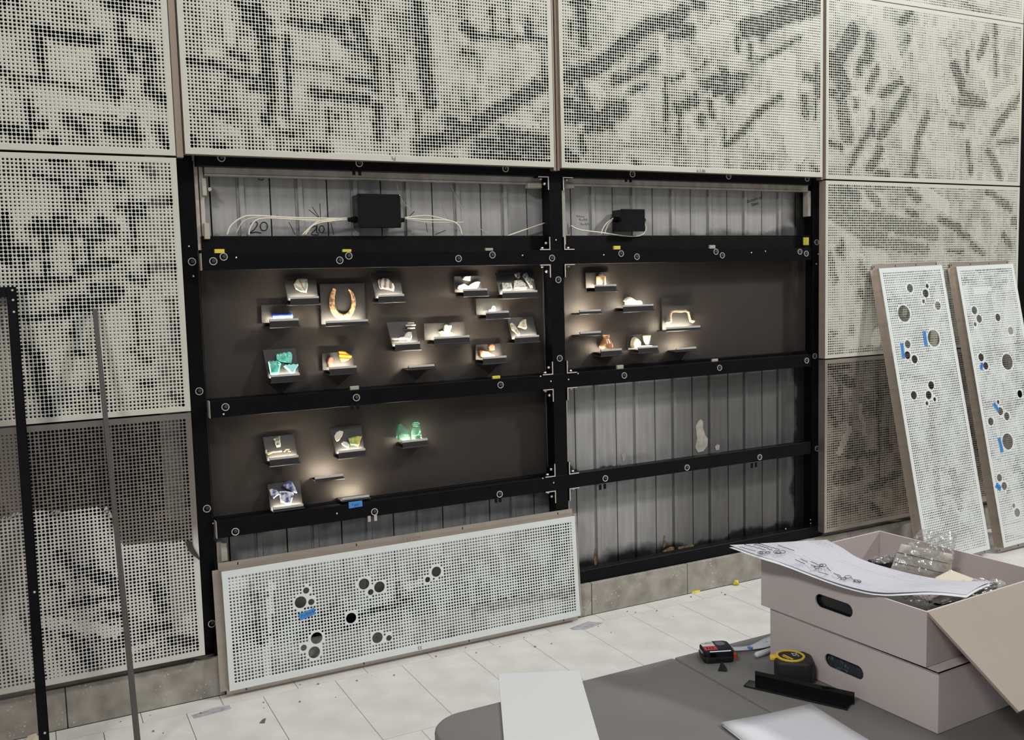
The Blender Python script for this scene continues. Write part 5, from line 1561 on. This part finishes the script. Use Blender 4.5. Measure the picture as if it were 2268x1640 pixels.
# black acrylic bracket
A, B = atz(1672, 1513, ZT_), atz(1892, 1563, ZT_)
C_ = atz(1652, 1527, ZT_)
e1 = (B - A)[:2]
L_ = float(np.hypot(*e1)); e1 = e1 / L_
e2 = np.array([e1[1], -e1[0]])
if np.dot((C_ - A)[:2], e2) < 0:
    e2 = -e2
bk = root('acrylic_bracket', (A[0], A[1], ZT_), 'glossy black acrylic angle bracket lying against the yellow-ringed tape measure', 'bracket')
g2 = lambda s, t, z: (A[0] + e1[0] * s + e2[0] * t, A[1] + e1[1] * s + e2[1] * t, ZT_ + z)


def obox(mb, s0, s1, t0, t1, z0, z1):
    p = [(s0, t0), (s1, t0), (s1, t1), (s0, t1)]
    if e1[0] * e2[1] - e1[1] * e2[0] < 0:
        p = p[::-1]
    return mb.hexa([g2(*q, z0) for q in p] + [g2(*q, z1) for q in p])


obox(MB(), -0.012, L_ - 0.004, 0.0, 0.030, 0.0005, 0.0035).build('base_plate', GLOSS, bk, bevel=0.0005)
obox(MB(), 0.0, L_, -0.003, 0.0, 0.0005, 0.024).build('upright_plate', GLOSS, bk, bevel=0.0005)

# ---- tape measures
RUB = mat('black_rubber', (0.012, 0.012, 0.012), 0.55)


def rounded(cx_, cy_, w_, d_, r_, rot_, n_=5, cut=0.0):
    pts = []
    for sx, sy, a0 in ((1, 1, 0), (-1, 1, 90), (-1, -1, 180), (1, -1, 270)):
        rr = r_ * (2.2 if (sx, sy) == (-1, 1) and cut else 1)
        for k in range(n_ + 1):
            a_ = R(a0 + 90 * k / n_)
            pts.append((sx * (w_ / 2 - rr) + rr * math.cos(a_), sy * (d_ / 2 - rr) + rr * math.sin(a_)))
    c_, s_ = math.cos(rot_), math.sin(rot_)
    return [(cx_ + x * c_ - y * s_, cy_ + x * s_ + y * c_) for x, y in pts]


def prism(pts, z0, z1):
    k = len(pts)
    mb = MB()
    mb.v = [(x, y, z0) for x, y in pts] + [(x, y, z1) for x, y in pts]
    mb.f = [tuple(reversed(range(k))), tuple(range(k, 2 * k))] + [(i, (i + 1) % k, k + (i + 1) % k, k + i) for i in range(k)]
    return mb


def text_mesh(name, body, size, loc, rotz, material, parent, tilt=0.0):
    cu = bpy.data.curves.new(name, 'FONT')
    cu.body = body
    cu.size = size
    cu.align_x = 'CENTER'
    cu.align_y = 'CENTER'
    cu.extrude = 0.0001
    tmp = bpy.data.objects.new(name, cu)
    COL.objects.link(tmp)
    dg = bpy.context.evaluated_depsgraph_get()
    me = bpy.data.meshes.new_from_object(tmp.evaluated_get(dg))
    bpy.data.objects.remove(tmp)
    me.materials.clear()
    me.materials.append(material)
    o__ = bpy.data.objects.new(name, me)
    COL.objects.link(o__)
    o__.parent = parent
    og = ORG.get(parent.name, (0, 0, 0))
    o__.location = (loc[0] - og[0], loc[1] - og[1], loc[2] - og[2])
    o__.rotation_euler = (tilt, 0, rotz)
    return o__


c0 = atz(1757, 1505, ZT_)
tm = root('tape_measure', (c0[0], c0[1], ZT_), 'chunky black tape measure with a yellow ring around its label', 'tape measure')
rz = R(-38)
prism(rounded(c0[0], c0[1], 0.074, 0.066, 0.014, rz, 5, 1), ZT_ + 0.0005, ZT_ + 0.046).build('case', RUB, tm, bevel=0.005, seg=3)
ring = MB()
nr_ = 32
for r_, z_ in ((0.028, 0.0455), (0.028, 0.0485), (0.0235, 0.0485), (0.0235, 0.0455)):
    for k in range(nr_):
        a_ = 2 * math.pi * k / nr_
        ring.v.append((c0[0] - 0.004 + r_ * math.cos(a_), c0[1] + 0.004 + r_ * math.sin(a_), ZT_ + z_))
for i in range(4):
    for k in range(nr_):
        k2 = (k + 1) % nr_
        j = (i + 1) % 4
        ring.f.append((i * nr_ + k, i * nr_ + k2, j * nr_ + k2, j * nr_ + k))
ring.build('label_ring', mat('tape_yellow', (0.72, 0.50, 0.04), 0.4), tm, smooth=False)
lbl = MB().lathe((c0[0] - 0.004, c0[1] + 0.004, ZT_ + 0.045), [(0.0235, 0), (0.0235, 0.002)], 28).build('label_disc', RUB, tm)
text_mesh('lettering', '25\'', 0.016, (c0[0] + 0.008, c0[1] + 0.004, ZT_ + 0.0472), R(-115), mat('white_print', (0.7, 0.7, 0.68), 0.5), tm)
for k_ in range(6):
    w_ = -0.012 + 0.0044 * k_
    MB().box(c0[0] - 0.0145, c0[0] - 0.0095, c0[1] + w_ + 0.0012, c0[1] + w_ + 0.0050, ZT_ + 0.0466, ZT_ + 0.0474).build('print_mark', mat('tape_yellow', (0, 0, 0)), tm)
MB().box(c0[0] - 0.0185, c0[0] - 0.0168, c0[1] - 0.006, c0[1] + 0.012, ZT_ + 0.0466, ZT_ + 0.0474).build('print_mark', mat('tape_yellow', (0, 0, 0)), tm)
cc = (c0[0] - 0.030, c0[1] + 0.022)
prism(rounded(cc[0], cc[1], 0.016, 0.014, 0.003, rz), ZT_ + 0.040, ZT_ + 0.047).build('nose', mat('tape_yellow', (0, 0, 0)), tm, bevel=0.001)

c0 = atz(1585, 1458, ZT_)
t2_ = root('tape_measure', (c0[0], c0[1], ZT_), 'flat black tape measure with a white and red label', 'tape measure')
rz = R(-22)
prism(rounded(c0[0], c0[1], 0.066, 0.060, 0.012, rz, 5, 1), ZT_ + 0.0005, ZT_ + 0.026).build('case', GLOSS, t2_, bevel=0.003, seg=2)
prism(rounded(c0[0], c0[1], 0.068, 0.062, 0.012, rz, 5, 1), ZT_ + 0.010, ZT_ + 0.014).build('case_rib', RUB, t2_)
rc, rs_ = math.cos(rz), math.sin(rz)
lp = lambda x, y: (c0[0] + x * rc - y * rs_, c0[1] + x * rs_ + y * rc)
prism([lp(-0.028, 0.0), lp(-0.001, 0.0), lp(-0.001, 0.026), lp(-0.028, 0.026)], ZT_ + 0.0258, ZT_ + 0.0264).build('white_label', mat('label_white', (0.70, 0.66, 0.64), 0.5), t2_)
prism([lp(-0.028, -0.020), lp(-0.001, -0.020), lp(-0.001, 0.0), lp(-0.028, 0.0)], ZT_ + 0.0258, ZT_ + 0.0264).build('red_label', mat('label_red', (0.55, 0.04, 0.045), 0.5), t2_)
prism(rounded(*lp(0.013, 0.012), 0.020, 0.020, 0.008, rz), ZT_ + 0.0258, ZT_ + 0.0266).build('thumb_pad', mat('grey_pad', (0.16, 0.17, 0.18), 0.4), t2_)
text_mesh('lettering', 'Lufkin', 0.009, (*lp(-0.0145, 0.016), ZT_ + 0.0265), rz, INK, t2_)
for x_ in (-0.021, -0.015, -0.009):
    prism([lp(x_ - 0.0012, -0.015), lp(x_ + 0.0012, -0.015), lp(x_ + 0.0012, -0.005), lp(x_ - 0.0012, -0.005)], ZT_ + 0.0262, ZT_ + 0.0266).build('print_mark', INK, t2_)
prism([lp(0.030, -0.030), lp(0.037, -0.030), lp(0.037, -0.018), lp(0.030, -0.018)], ZT_ + 0.006, ZT_ + 0.018).build('tape_hook', mat('red_hook', (0.40, 0.05, 0.02), 0.4), t2_, bevel=0.001)

# faceted black bit
A = atz(1601, 1487, ZT_)
mb = MB()
mb.v = [(A[0] - 0.010, A[1] + 0.004, ZT_ + .0005), (A[0] + 0.004, A[1] - 0.008, ZT_ + .0005), (A[0] + 0.012, A[1] - 0.001, ZT_ + .0005), (A[0] + 0.002, A[1] + 0.010, ZT_ + .0005), (A[0] - 0.004, A[1] + 0.004, ZT_ + 0.012), (A[0] + 0.001, A[1] + 0.006, ZT_ + 0.019), (A[0] + 0.006, A[1], ZT_ + 0.010)]
mb.f = [(3, 2, 1, 0), (0, 1, 4), (1, 6, 4), (1, 2, 6), (2, 3, 5, 6), (3, 0, 4, 5), (4, 6, 5)]
tag(mb.build('plastic_bit', GLOSS), 'tiny faceted black plastic bit in front of the flat tape measure', 'plastic bit')
# marker
A, B = atz(1673, 1452, ZT_ + 0.006), atz(1712, 1440, ZT_ + 0.006)
dv = Vector(B - A).normalized()
mk_ = root('marker_pen', tuple(A), 'white marker pen poking out behind the stacked boxes', 'pen')
MB().tube([tuple(A), tuple(Vector(A) + dv * 0.004), tuple(Vector(A) + dv * 0.05)], [0.004, 0.0062, 0.0065], 12).build('cap', mat('marker_white', (0.62, 0.60, 0.60), 0.35), mk_, smooth=True)
MB().tube([tuple(Vector(A) + dv * 0.05), tuple(Vector(A) + dv * 0.12)], 0.0055, 12).build('barrel', mat('marker_white', (0, 0, 0)), mk_, smooth=True)
# printed ribbon
rb = root('printed_ribbon', tuple(atz(1640, 1438, ZT_)), 'wavy white printed ribbon behind the flat tape measure', 'ribbon')
up_ = [(1600, 1424), (1612, 1427), (1624, 1434), (1640, 1433), (1660, 1431), (1675, 1424), (1690, 1416), (1704, 1410), (1720, 1404)]
lo_ = [(1606, 1440), (1618, 1440), (1630, 1442), (1650, 1441), (1668, 1439), (1685, 1437), (1700, 1434), (1712, 1430), (1726, 1424)]
P = []
for i in range(9):
    zz_ = ZT_ + 0.003 + 0.004 * abs(math.sin(i * 0.9)) + (0.010 if i < 1 else 0)
    a, b = atz(*lo_[i], zz_), atz(*up_[i], zz_ + 0.004)
    P.append([tuple(a * (1 - t) + b * t) for t in (0, .33, .66, 1)])
MB().grid(P).build('ribbon_strip', PAPER, rb, smooth=True, solid=0.0005)
a = atz(1661, 1435, ZT_ + 0.008)
LOGO = mat('print_blue', (0.06, 0.22, 0.62), 0.5)
MB().lathe((a[0], a[1], ZT_ + 0.0076), [(0.006, 0), (0.006, 0.0008)], 16).build('blue_logo', LOGO, rb)
for i in range(5):
    a = atz(1676 + 5 * i, 1431 - 2.4 * i, ZT_ + 0.0078)
    MB().box(a[0] - 0.0016, a[0] + 0.0014, a[1] - 0.004, a[1] + 0.003, ZT_ + 0.0074, ZT_ + 0.0082).build('print_mark', LOGO, rb)


# ================================================================== BOXES
def carton(label, A, B, z0, h, wd, slot_px, flap=False):
    A, B = np.array(A), np.array(B)
    L = float(np.hypot(*(B - A)))
    ang = math.atan2(B[1] - A[1], B[0] - A[0])
    rt = root('cardboard_box', (A[0], A[1], z0), label, 'box', None, None, (0, 0, ang))
    ex, ey = (B - A) / L, np.array([-(B - A)[1], (B - A)[0]]) / L
    t = 0.004
    # slot on the long face, from its place in the photograph
    nrm = np.array([ey[0], ey[1], 0])
    P0 = np.array([A[0], A[1], z0])
    q = [atp(x, y, P0, nrm) for x, y in slot_px]
    us = [float(np.dot(p[:2] - A, ex)) for p in q]
    zs = [p[2] - z0 for p in q]
    uc, zc, hl, r_ = sum(us) / len(us), sum(zs) / len(zs), (max(us) - min(us)) / 2, 0.0135
    st = [(uc + hl - r_ + r_ * math.cos(R(-90 + 18 * k)), zc + r_ * math.sin(R(-90 + 18 * k))) for k in range(11)] + [(uc - hl + r_ + r_ * math.cos(R(90 + 18 * k)), zc + r_ * math.sin(R(90 + 18 * k))) for k in range(11)]
    v, f = slab([(0, 0), (L, 0), (L, h), (0, h)], [st], t)
    mb = MB()
    mb.v = [(x, z, y) for x, y, z in v]
    mb.f = [tuple(reversed(q_)) for q_ in f]
    mb.build('long_side', CARD, rt)
    mb = MB()
    mb.box(0, L, wd - t, wd, 0, h).build('long_side', CARD, rt)
    MB().box(0, t, t, wd - t, 0, h).build('short_side', CARD, rt)
    MB().box(L - t, L, t, wd - t, 0, h).build('short_side', CARD, rt)
    MB().box(t, L - t, t, wd - t, 0, t).build('bottom', CARD, rt)
    return rt, L, ex, ey


U = lambda l: [(980 + x / 1.761, 1150 + y / 1.761) for x, y in l]
bx1, L1, _, _ = carton('pinkish cardboard box standing on the table under another box', (1.341, -2.121), (1.358, -2.516), ZT_ + 0.001, 0.108, 0.375, U([(1490, 555), (1642, 598)]))
MB().box(0.0, L1, 0.0, 0.375, 0.105, 0.108).build('top_flap', CARD, bx1)
bx2, L2, ex, ey = carton('open cardboard box on top of another, papers and bags inside', (1.337, -2.098), (1.3595, -2.489), 0.850, 0.100, 0.375, U([(1453, 322), (1600, 355)]))
# hanging flap of the upper box (local coordinates of the box)
d = ray(2250, 1580)
tt = (1.372 - CAM[0]) / d[0]
E_ = CAM + d * tt
lx = float(np.dot(E_[:2] - np.array([1.337, -2.098]), ex))
lz = float(E_[2] - 0.850)
mb = MB()
h_ = 0.100
mb.hexa([(lx, 0.012, lz), (lx, 0.375, lz), (lx - 0.003, 0.375, lz - 0.004), (lx - 0.003, 0.012, lz - 0.004), (L2, 0.002, h_), (L2, 0.373, h_), (L2 - 0.003, 0.373, h_ - 0.004), (L2 - 0.003, 0.002, h_ - 0.004)])
mb.build('end_flap', CARDIN, bx2)

SPK = mat('speckled_dark_foam', (0.020, 0.026, 0.034), 0.6, color2=(0.10, 0.13, 0.16), vscale=160, lo=0.28, hi=0.42)


def packed(name, label, bxr, Lb, z0, z1, material):
    M = Matrix.Translation(bxr.location) @ bxr.rotation_euler.to_matrix().to_4x4()
    o__ = MB().box(0.02, Lb - 0.02, 0.010, 0.12, z0, z1).build(name, material, bevel=0.004)
    o__.matrix_world = M
    return tag(o__, label, 'packing')


packed('slot_darkening_slab', 'added black slab that keeps the handle hole of the open box dark', bx2, L2, 0.0045, 0.075, mat('slab_black', (0.008, 0.008, 0.009), 0.25))  # slab added inside so no light shows through the handle hole
packed('foam_block', 'dark speckled foam seen through the handle hole of the under box', bx1, L1, 0.0045, 0.085, SPK)

# papers draped over the box: printed sheet
DOC, _nt, _b = nodes_of('written_document')
_tc = _nt.nodes.new('ShaderNodeTexCoord')
_sx = _nt.nodes.new('ShaderNodeSeparateXYZ')
_nt.links.new(_tc.outputs['UV'], _sx.inputs[0])
_uv = _tc.outputs['UV']


def nz(scale, sx_, sy_):
    mp = _nt.nodes.new('ShaderNodeMapping'); mp.inputs['Scale'].default_value = (sx_, sy_, 1)
    n__ = _nt.nodes.new('ShaderNodeTexNoise'); n__.inputs['Scale'].default_value = scale; n__.inputs['Detail'].default_value = 3
    _nt.links.new(_uv, mp.inputs[0]); _nt.links.new(mp.outputs[0], n__.inputs['Vector'])
    return n__.outputs['Fac']


rows = mth('FRACT', mth('MULTIPLY', _sx.outputs['Y'], 17.0))
band = mth('MULTIPLY', smooth(rows, 0.30, 0.36), smooth(rows, 0.72, 0.66))
ink = smooth(nz(1.0, 95, 120), 0.48, 0.51)
word = smooth(nz(1.0, 7, 17), 0.46, 0.50)
clus = smooth(nz(1.0, 2.2, 3.0), 0.42, 0.52)
scr = mth('MULTIPLY', mth('MULTIPLY', mth('MULTIPLY', band, ink), mth('MULTIPLY', word, clus)), 0.35)
fine = mth('FRACT', mth('MULTIPLY', _sx.outputs['Y'], 60.0))
fb = mth('MULTIPLY', mth('MULTIPLY', smooth(fine, 0.45, 0.5), smooth(_sx.outputs['Y'], 0.78, 0.80)), mth('MULTIPLY', smooth(nz(1.0, 60, 60), 0.50, 0.52), smooth(_sx.outputs['X'], 0.30, 0.02)))
allm = mth('MAXIMUM', scr, mth('MULTIPLY', fb, 0.55))
_mx = _nt.nodes.new('ShaderNodeMix'); _mx.data_type = 'RGBA'
_mx.inputs[6].default_value = (0.47, 0.47, 0.515, 1); _mx.inputs[7].default_value = (0.03, 0.03, 0.035, 1)
_nt.links.new(allm, _mx.inputs[0]); _nt.links.new(_mx.outputs[2], _b.inputs['Base Color'])
_b.inputs['Roughness'].default_value = 0.6
top_px = [(1616, 1208), (1660, 1199), (1720, 1198), (1770, 1199), (1815, 1195), (1850, 1200)]


def sheet_edge(pts, zs, n_):
    P = [Vector(atz(x, y, z)) for (x, y), z in zip(pts, zs)]
    S_ = spline([tuple(p) for p in P], 6)
    return [S_[int(i * (len(S_) - 1) / (n_ - 1))] for i in range(n_)]


far_e = sheet_edge([(1830, 1196), (1862, 1212), (1905, 1238), (1980, 1262), (2060, 1280), (2130, 1287), (2197, 1288)], [0.985, 0.980, 0.972, 0.962, 0.958, 0.958, 0.962], 26)
near_e = sheet_edge([(1616, 1208), (1680, 1231), (1740, 1250), (1830, 1284), (1900, 1305), (1960, 1314), (2060, 1311), (2140, 1318)], [0.985, 0.978, 0.970, 0.960, 0.957, 0.957, 0.958, 0.955], 26)
for lay, (lab, dz, sh) in enumerate((('handwritten white paper sheet draped over the open box', 0.0, 0.0), ('white sheet showing just below the handwritten one on the open box', -0.0028, 0.006))):
    P, UVs = [], []
    for i in range(26):
        row = []
        for j in range(13):
            t_ = j / 12
            a, b = Vector(near_e[i]), Vector(far_e[i])
            p = a.lerp(b, t_)
            p.z += dz + 0.0035 * math.sin(t_ * 3.14) * math.sin(i * 0.35)
            p += Vector((-sh, -sh * 0.9, 0))
            row.append(tuple(p))
            UVs.append((i / 25, t_))
        P.append(row)
    mb = MB().grid(P)
    o_ = mb.build('document_sheet', DOC if lay == 0 else PAPER, smooth=True)
    uvl = o_.data.uv_layers.new(name='UVMap')
    for lp_ in o_.data.loops:
        uvl.data[lp_.index].uv = UVs[lp_.vertex_index]
    tag(o_, lab, 'paper')
    if lay == 0:
        doc = o_
        GP = [(Vector(p), None) for row in P for p in row]
        gpx = []
        for p, _ in GP:
            dd = np.array(p) - CAM
            zz_ = dd @ _w
            gpx.append((PCX + FPX * (dd @ _r) / zz_, PCY - FPX * (dd @ _u) / zz_, p.z))
        gpx = np.array(gpx)

        def on_doc(x, y):
            k_ = np.argsort(np.hypot(gpx[:, 0] - x, gpx[:, 1] - y))[:4]
            return tuple(atz(x, y, float(gpx[k_, 2].max()) + 0.0012))
        DZ = lambda l: [(1610 + x / 4.293, 1190 + y / 4.293) for x, y in l]
        mk = MB()
        rr_ = random.Random(6)

        def wiggle(x0, y0, x1_, y1_, amp_):
            n__ = max(4, int(math.hypot(x1_ - x0, y1_ - y0) / 9))
            return [(x0 + (x1_ - x0) * i_ / n__, y0 + (y1_ - y0) * i_ / n__ + rr_.uniform(-amp_, amp_)) for i_ in range(n__ + 1)]
        strokes = [wiggle(115, 90, 270, 135, 5), wiggle(165, 70, 370, 125, 5), wiggle(258, 65, 430, 125, 6), wiggle(280, 55, 500, 120, 4), wiggle(700, 208, 765, 240, 4), wiggle(650, 215, 740, 255, 2),
                   wiggle(800, 235, 870, 262, 4), wiggle(945, 290, 990, 322, 6), wiggle(800, 268, 840, 285, 4), wiggle(1015, 345, 1085, 372, 4), wiggle(1050, 368, 1090, 392, 4), wiggle(1180, 395, 1275, 432, 7), wiggle(480, 75, 640, 130, 2), wiggle(870, 330, 960, 358, 3)]
        strokes += [[(cx_ + rx * math.cos(a_ * .6283), cy_ + ry * math.sin(a_ * .6283)) for a_ in range(11)] for cx_, cy_, rx, ry in ((330, 150, 40, 13), (325, 150, 18, 7), (390, 147, 22, 8), (500, 142, 58, 15), (490, 145, 25, 9), (910, 270, 36, 14), (900, 270, 16, 8), (855, 288, 26, 10), (1150, 380, 32, 12), (1108, 398, 26, 9), (1240, 420, 36, 10))]
        for st_ in strokes:
            mk.tube([on_doc(*q_) for q_ in DZ(st_)], 0.00055, 4)
        hw = mk.build('handwriting', INK)
        hw.parent = doc

# plastic bags and contents of the open box
BAG, _nt, _b = nodes_of('clear_plastic_bag')
_nt.nodes.remove(_b)
_o = _nt.nodes['Material Output']
_t = _nt.nodes.new('ShaderNodeBsdfTransparent'); _t.inputs[0].default_value = (0.95, 0.95, 0.94, 1)
_g = _nt.nodes.new('ShaderNodeBsdfGlossy'); _g.inputs['Roughness'].default_value = 0.12
_df = _nt.nodes.new('ShaderNodeBsdfDiffuse'); _df.inputs[0].default_value = (0.75, 0.74, 0.72, 1)
_lw = _nt.nodes.new('ShaderNodeLayerWeight'); _lw.inputs[0].default_value = 0.35
_tc = _nt.nodes.new('ShaderNodeTexCoord')
_nz = _nt.nodes.new('ShaderNodeTexNoise'); _nz.inputs['Scale'].default_value = 45; _nz.inputs['Detail'].default_value = 4
_bp = _nt.nodes.new('ShaderNodeBump'); _bp.inputs['Strength'].default_value = 0.8; _bp.inputs['Distance'].default_value = 0.008
_m1 = _nt.nodes.new('ShaderNodeMixShader'); _m2 = _nt.nodes.new('ShaderNodeMixShader'); _m1.inputs[0].default_value = 0.35
_mlt = _nt.nodes.new('ShaderNodeMath'); _mlt.operation = 'MULTIPLY_ADD'; _mlt.inputs[1].default_value = 0.75; _mlt.inputs[2].default_value = 0.15
for a, b_ in ((_tc.outputs['Object'], _nz.inputs['Vector']), (_nz.outputs['Fac'], _bp.inputs['Height']), (_bp.outputs[0], _g.inputs['Normal']), (_bp.outputs[0], _lw.inputs['Normal']), (_lw.outputs['Facing'], _mlt.inputs[0]),
              (_g.outputs[0], _m1.inputs[1]), (_df.outputs[0], _m1.inputs[2]), (_mlt.outputs[0], _m2.inputs[0]), (_t.outputs[0], _m2.inputs[1]), (_m1.outputs[0], _m2.inputs[2]), (_m2.outputs[0], _o.inputs[0])):
    _nt.links.new(a, b_)


def sheet4(corners, P0, nv, amp, seed, nu=14, nv_=12, lift=0.0):
    rr = np.random.RandomState(seed)
    nz_ = rr.randn(nu, nv_)
    for _ in range(1):
        nz_ = (nz_ + np.roll(nz_, 1, 0) + np.roll(nz_, 1, 1)) / 1.8
    c = [atp(x, y, P0, nv) for x, y in corners]
    nv = np.array(nv) / np.linalg.norm(nv)
    P = []
    for i in range(nu):
        u = i / (nu - 1)
        row = []
        for j in range(nv_):
            v = j / (nv_ - 1)
            p = (c[0] * (1 - u) + c[1] * u) * (1 - v) + (c[3] * (1 - u) + c[2] * u) * v
            row.append(tuple(p + nv * (amp * nz_[i, j] + lift)))
        P.append(row)
    return MB().grid(P)


PB0 = (1.575, -2.24, 0.95)
NB = (-0.62, -0.76, 0.18)
bag = root('plastic_bag', (1.575, -2.24, 0.86), 'clear crumpled plastic bag standing up in the open box with a ruled card', 'plastic bag')
sheet4([(2040, 1172), (2121, 1180), (2106, 1282), (1974, 1252)], PB0, NB, 0.004, 2).build('front_film', BAG, bag)
sheet4([(2036, 1174), (2118, 1184), (2104, 1280), (1980, 1250)], (1.585, -2.228, 0.95), NB, 0.004, 5).build('back_film', BAG, bag)
card = sheet4([(1996, 1205), (2110, 1228), (2104, 1290), (1972, 1262)], (1.580, -2.234, 0.95), NB, 0.0006, 3, 6, 6).build('ruled_card', mat('warm_card', (0.55, 0.52, 0.47), 0.6), bag, smooth=True, solid=0.0006)
P0c = (1.5782, -2.2361, 0.95)
for (p, q) in (((1988, 1224), (2106, 1250)), ((1980, 1245), (2100, 1272))):
    A, B = atp(*p, P0c, NB), atp(*q, P0c, NB)
    MB().tube([tuple(A), tuple((A + B) / 2), tuple(B)], 0.0007, 4).build('ruled_line', INK, card)
bag2 = root('plastic_bag', (1.45, -2.33, 0.87), 'crinkled clear bag lying flat around black frame pieces in the open box', 'plastic bag')
sheet4([(1985, 1318), (2060, 1316), (2056, 1342), (2030, 1336)], (1.42, -2.42, 0.94), (0, -0.3, 1), 0.003, 7).build('film', BAG, bag2)
sheet4([(2060, 1300), (2215, 1280), (2235, 1306), (2060, 1344)], (1.45, -2.42, 0.936), (0, -0.2, 1), 0.004, 9).build('film', BAG, bag2)
sheet4([(1925, 1238), (2000, 1222), (2010, 1240), (1960, 1250)], (1.6, -2.15, 0.94), (0, -0.3, 1), 0.004, 11).build('film', BAG, bag2)


def tray_bar(label, pts, z, w_, h__):
    A, B = atz(*pts[0], z), atz(*pts[1], z)
    dv_ = (B - A)[:2]; dv_ = dv_ / np.hypot(*dv_); nn = np.array([-dv_[1], dv_[0]]) * w_ / 2
    p = [A[:2] - nn, B[:2] - nn, B[:2] + nn, A[:2] + nn]
    o__ = MB().hexa([(*q, z - h__) for q in p] + [(*q, z) for q in p]).build('black_frame_piece', GLOSS, bevel=0.001)
    return tag(o__, label, 'frame piece')


tray_bar('black plastic frame piece crossing the open box beside its flap', ((2062, 1338), (2150, 1312)), 0.925, 0.030, 0.07)
tray_bar('short black plastic frame piece at the back corner of the papers', ((2150, 1312), (2200, 1290)), 0.935, 0.018, 0.08)
tray_bar('black plastic frame piece behind the papers below the ruled card', ((1935, 1245), (2010, 1232)), 0.925, 0.035, 0.07)
A, B, C2, D2 = atz(2105, 1262, 0.925), atz(2160, 1283, 0.925), atz(2120, 1300, 0.925), atz(2070, 1280, 0.925)
o_ = MB().hexa([(p[0], p[1], 0.859) for p in (A, D2, C2, B)] + [(p[0], p[1], 0.925) for p in (A, D2, C2, B)]).build('beige_carton', mat('beige_carton', (0.55, 0.50, 0.40), 0.7), bevel=0.001)
tag(o_, 'beige carton packed in the open box behind the papers', 'carton')

# marker writing on panel edges
def panel_text(parent_name, body, px, py, size, rot_):
    par = bpy.data.objects[parent_name]
    P = at(px, py, -0.001)
    o__ = text_mesh('marker_writing', body, size, (P[0], -0.0008, P[2]), 0, mat('pencil_grey', (0.12, 0.12, 0.12), 0.8), par, R(90))
    o__.rotation_euler = (R(90), rot_, 0)


for body, px_, py_, sz_ in (('Bottom of', 1671, 442, 0.024), ('Steel', 1672, 452, 0.024)):
    P = at(px_, py_, 0.150)
    o__ = text_mesh('marker_writing', body, sz_, (P[0], 0.1508, P[2]), 0, INK, dk, R(90))
    o__.rotation_euler = (R(90), R(-14), 0)
panel_text('perforated_panel.001', 'Pt', 872, 351, 0.022, 3.14)
panel_text('perforated_panel.002', '6-2-86', 1553, 379, 0.020, 0.0)
for body, u_, v_, rot_ in (('33 TOP', 0.80, 0.494, 0.0), ('33', 0.80, 0.038, 3.14)):
    o__ = text_mesh('marker_writing', body, 0.020, (u_, -0.0365, v_), 0, mat('pencil_grey', (0, 0, 0)), big, R(90))
    o__.rotation_euler = (R(90), rot_, 0)
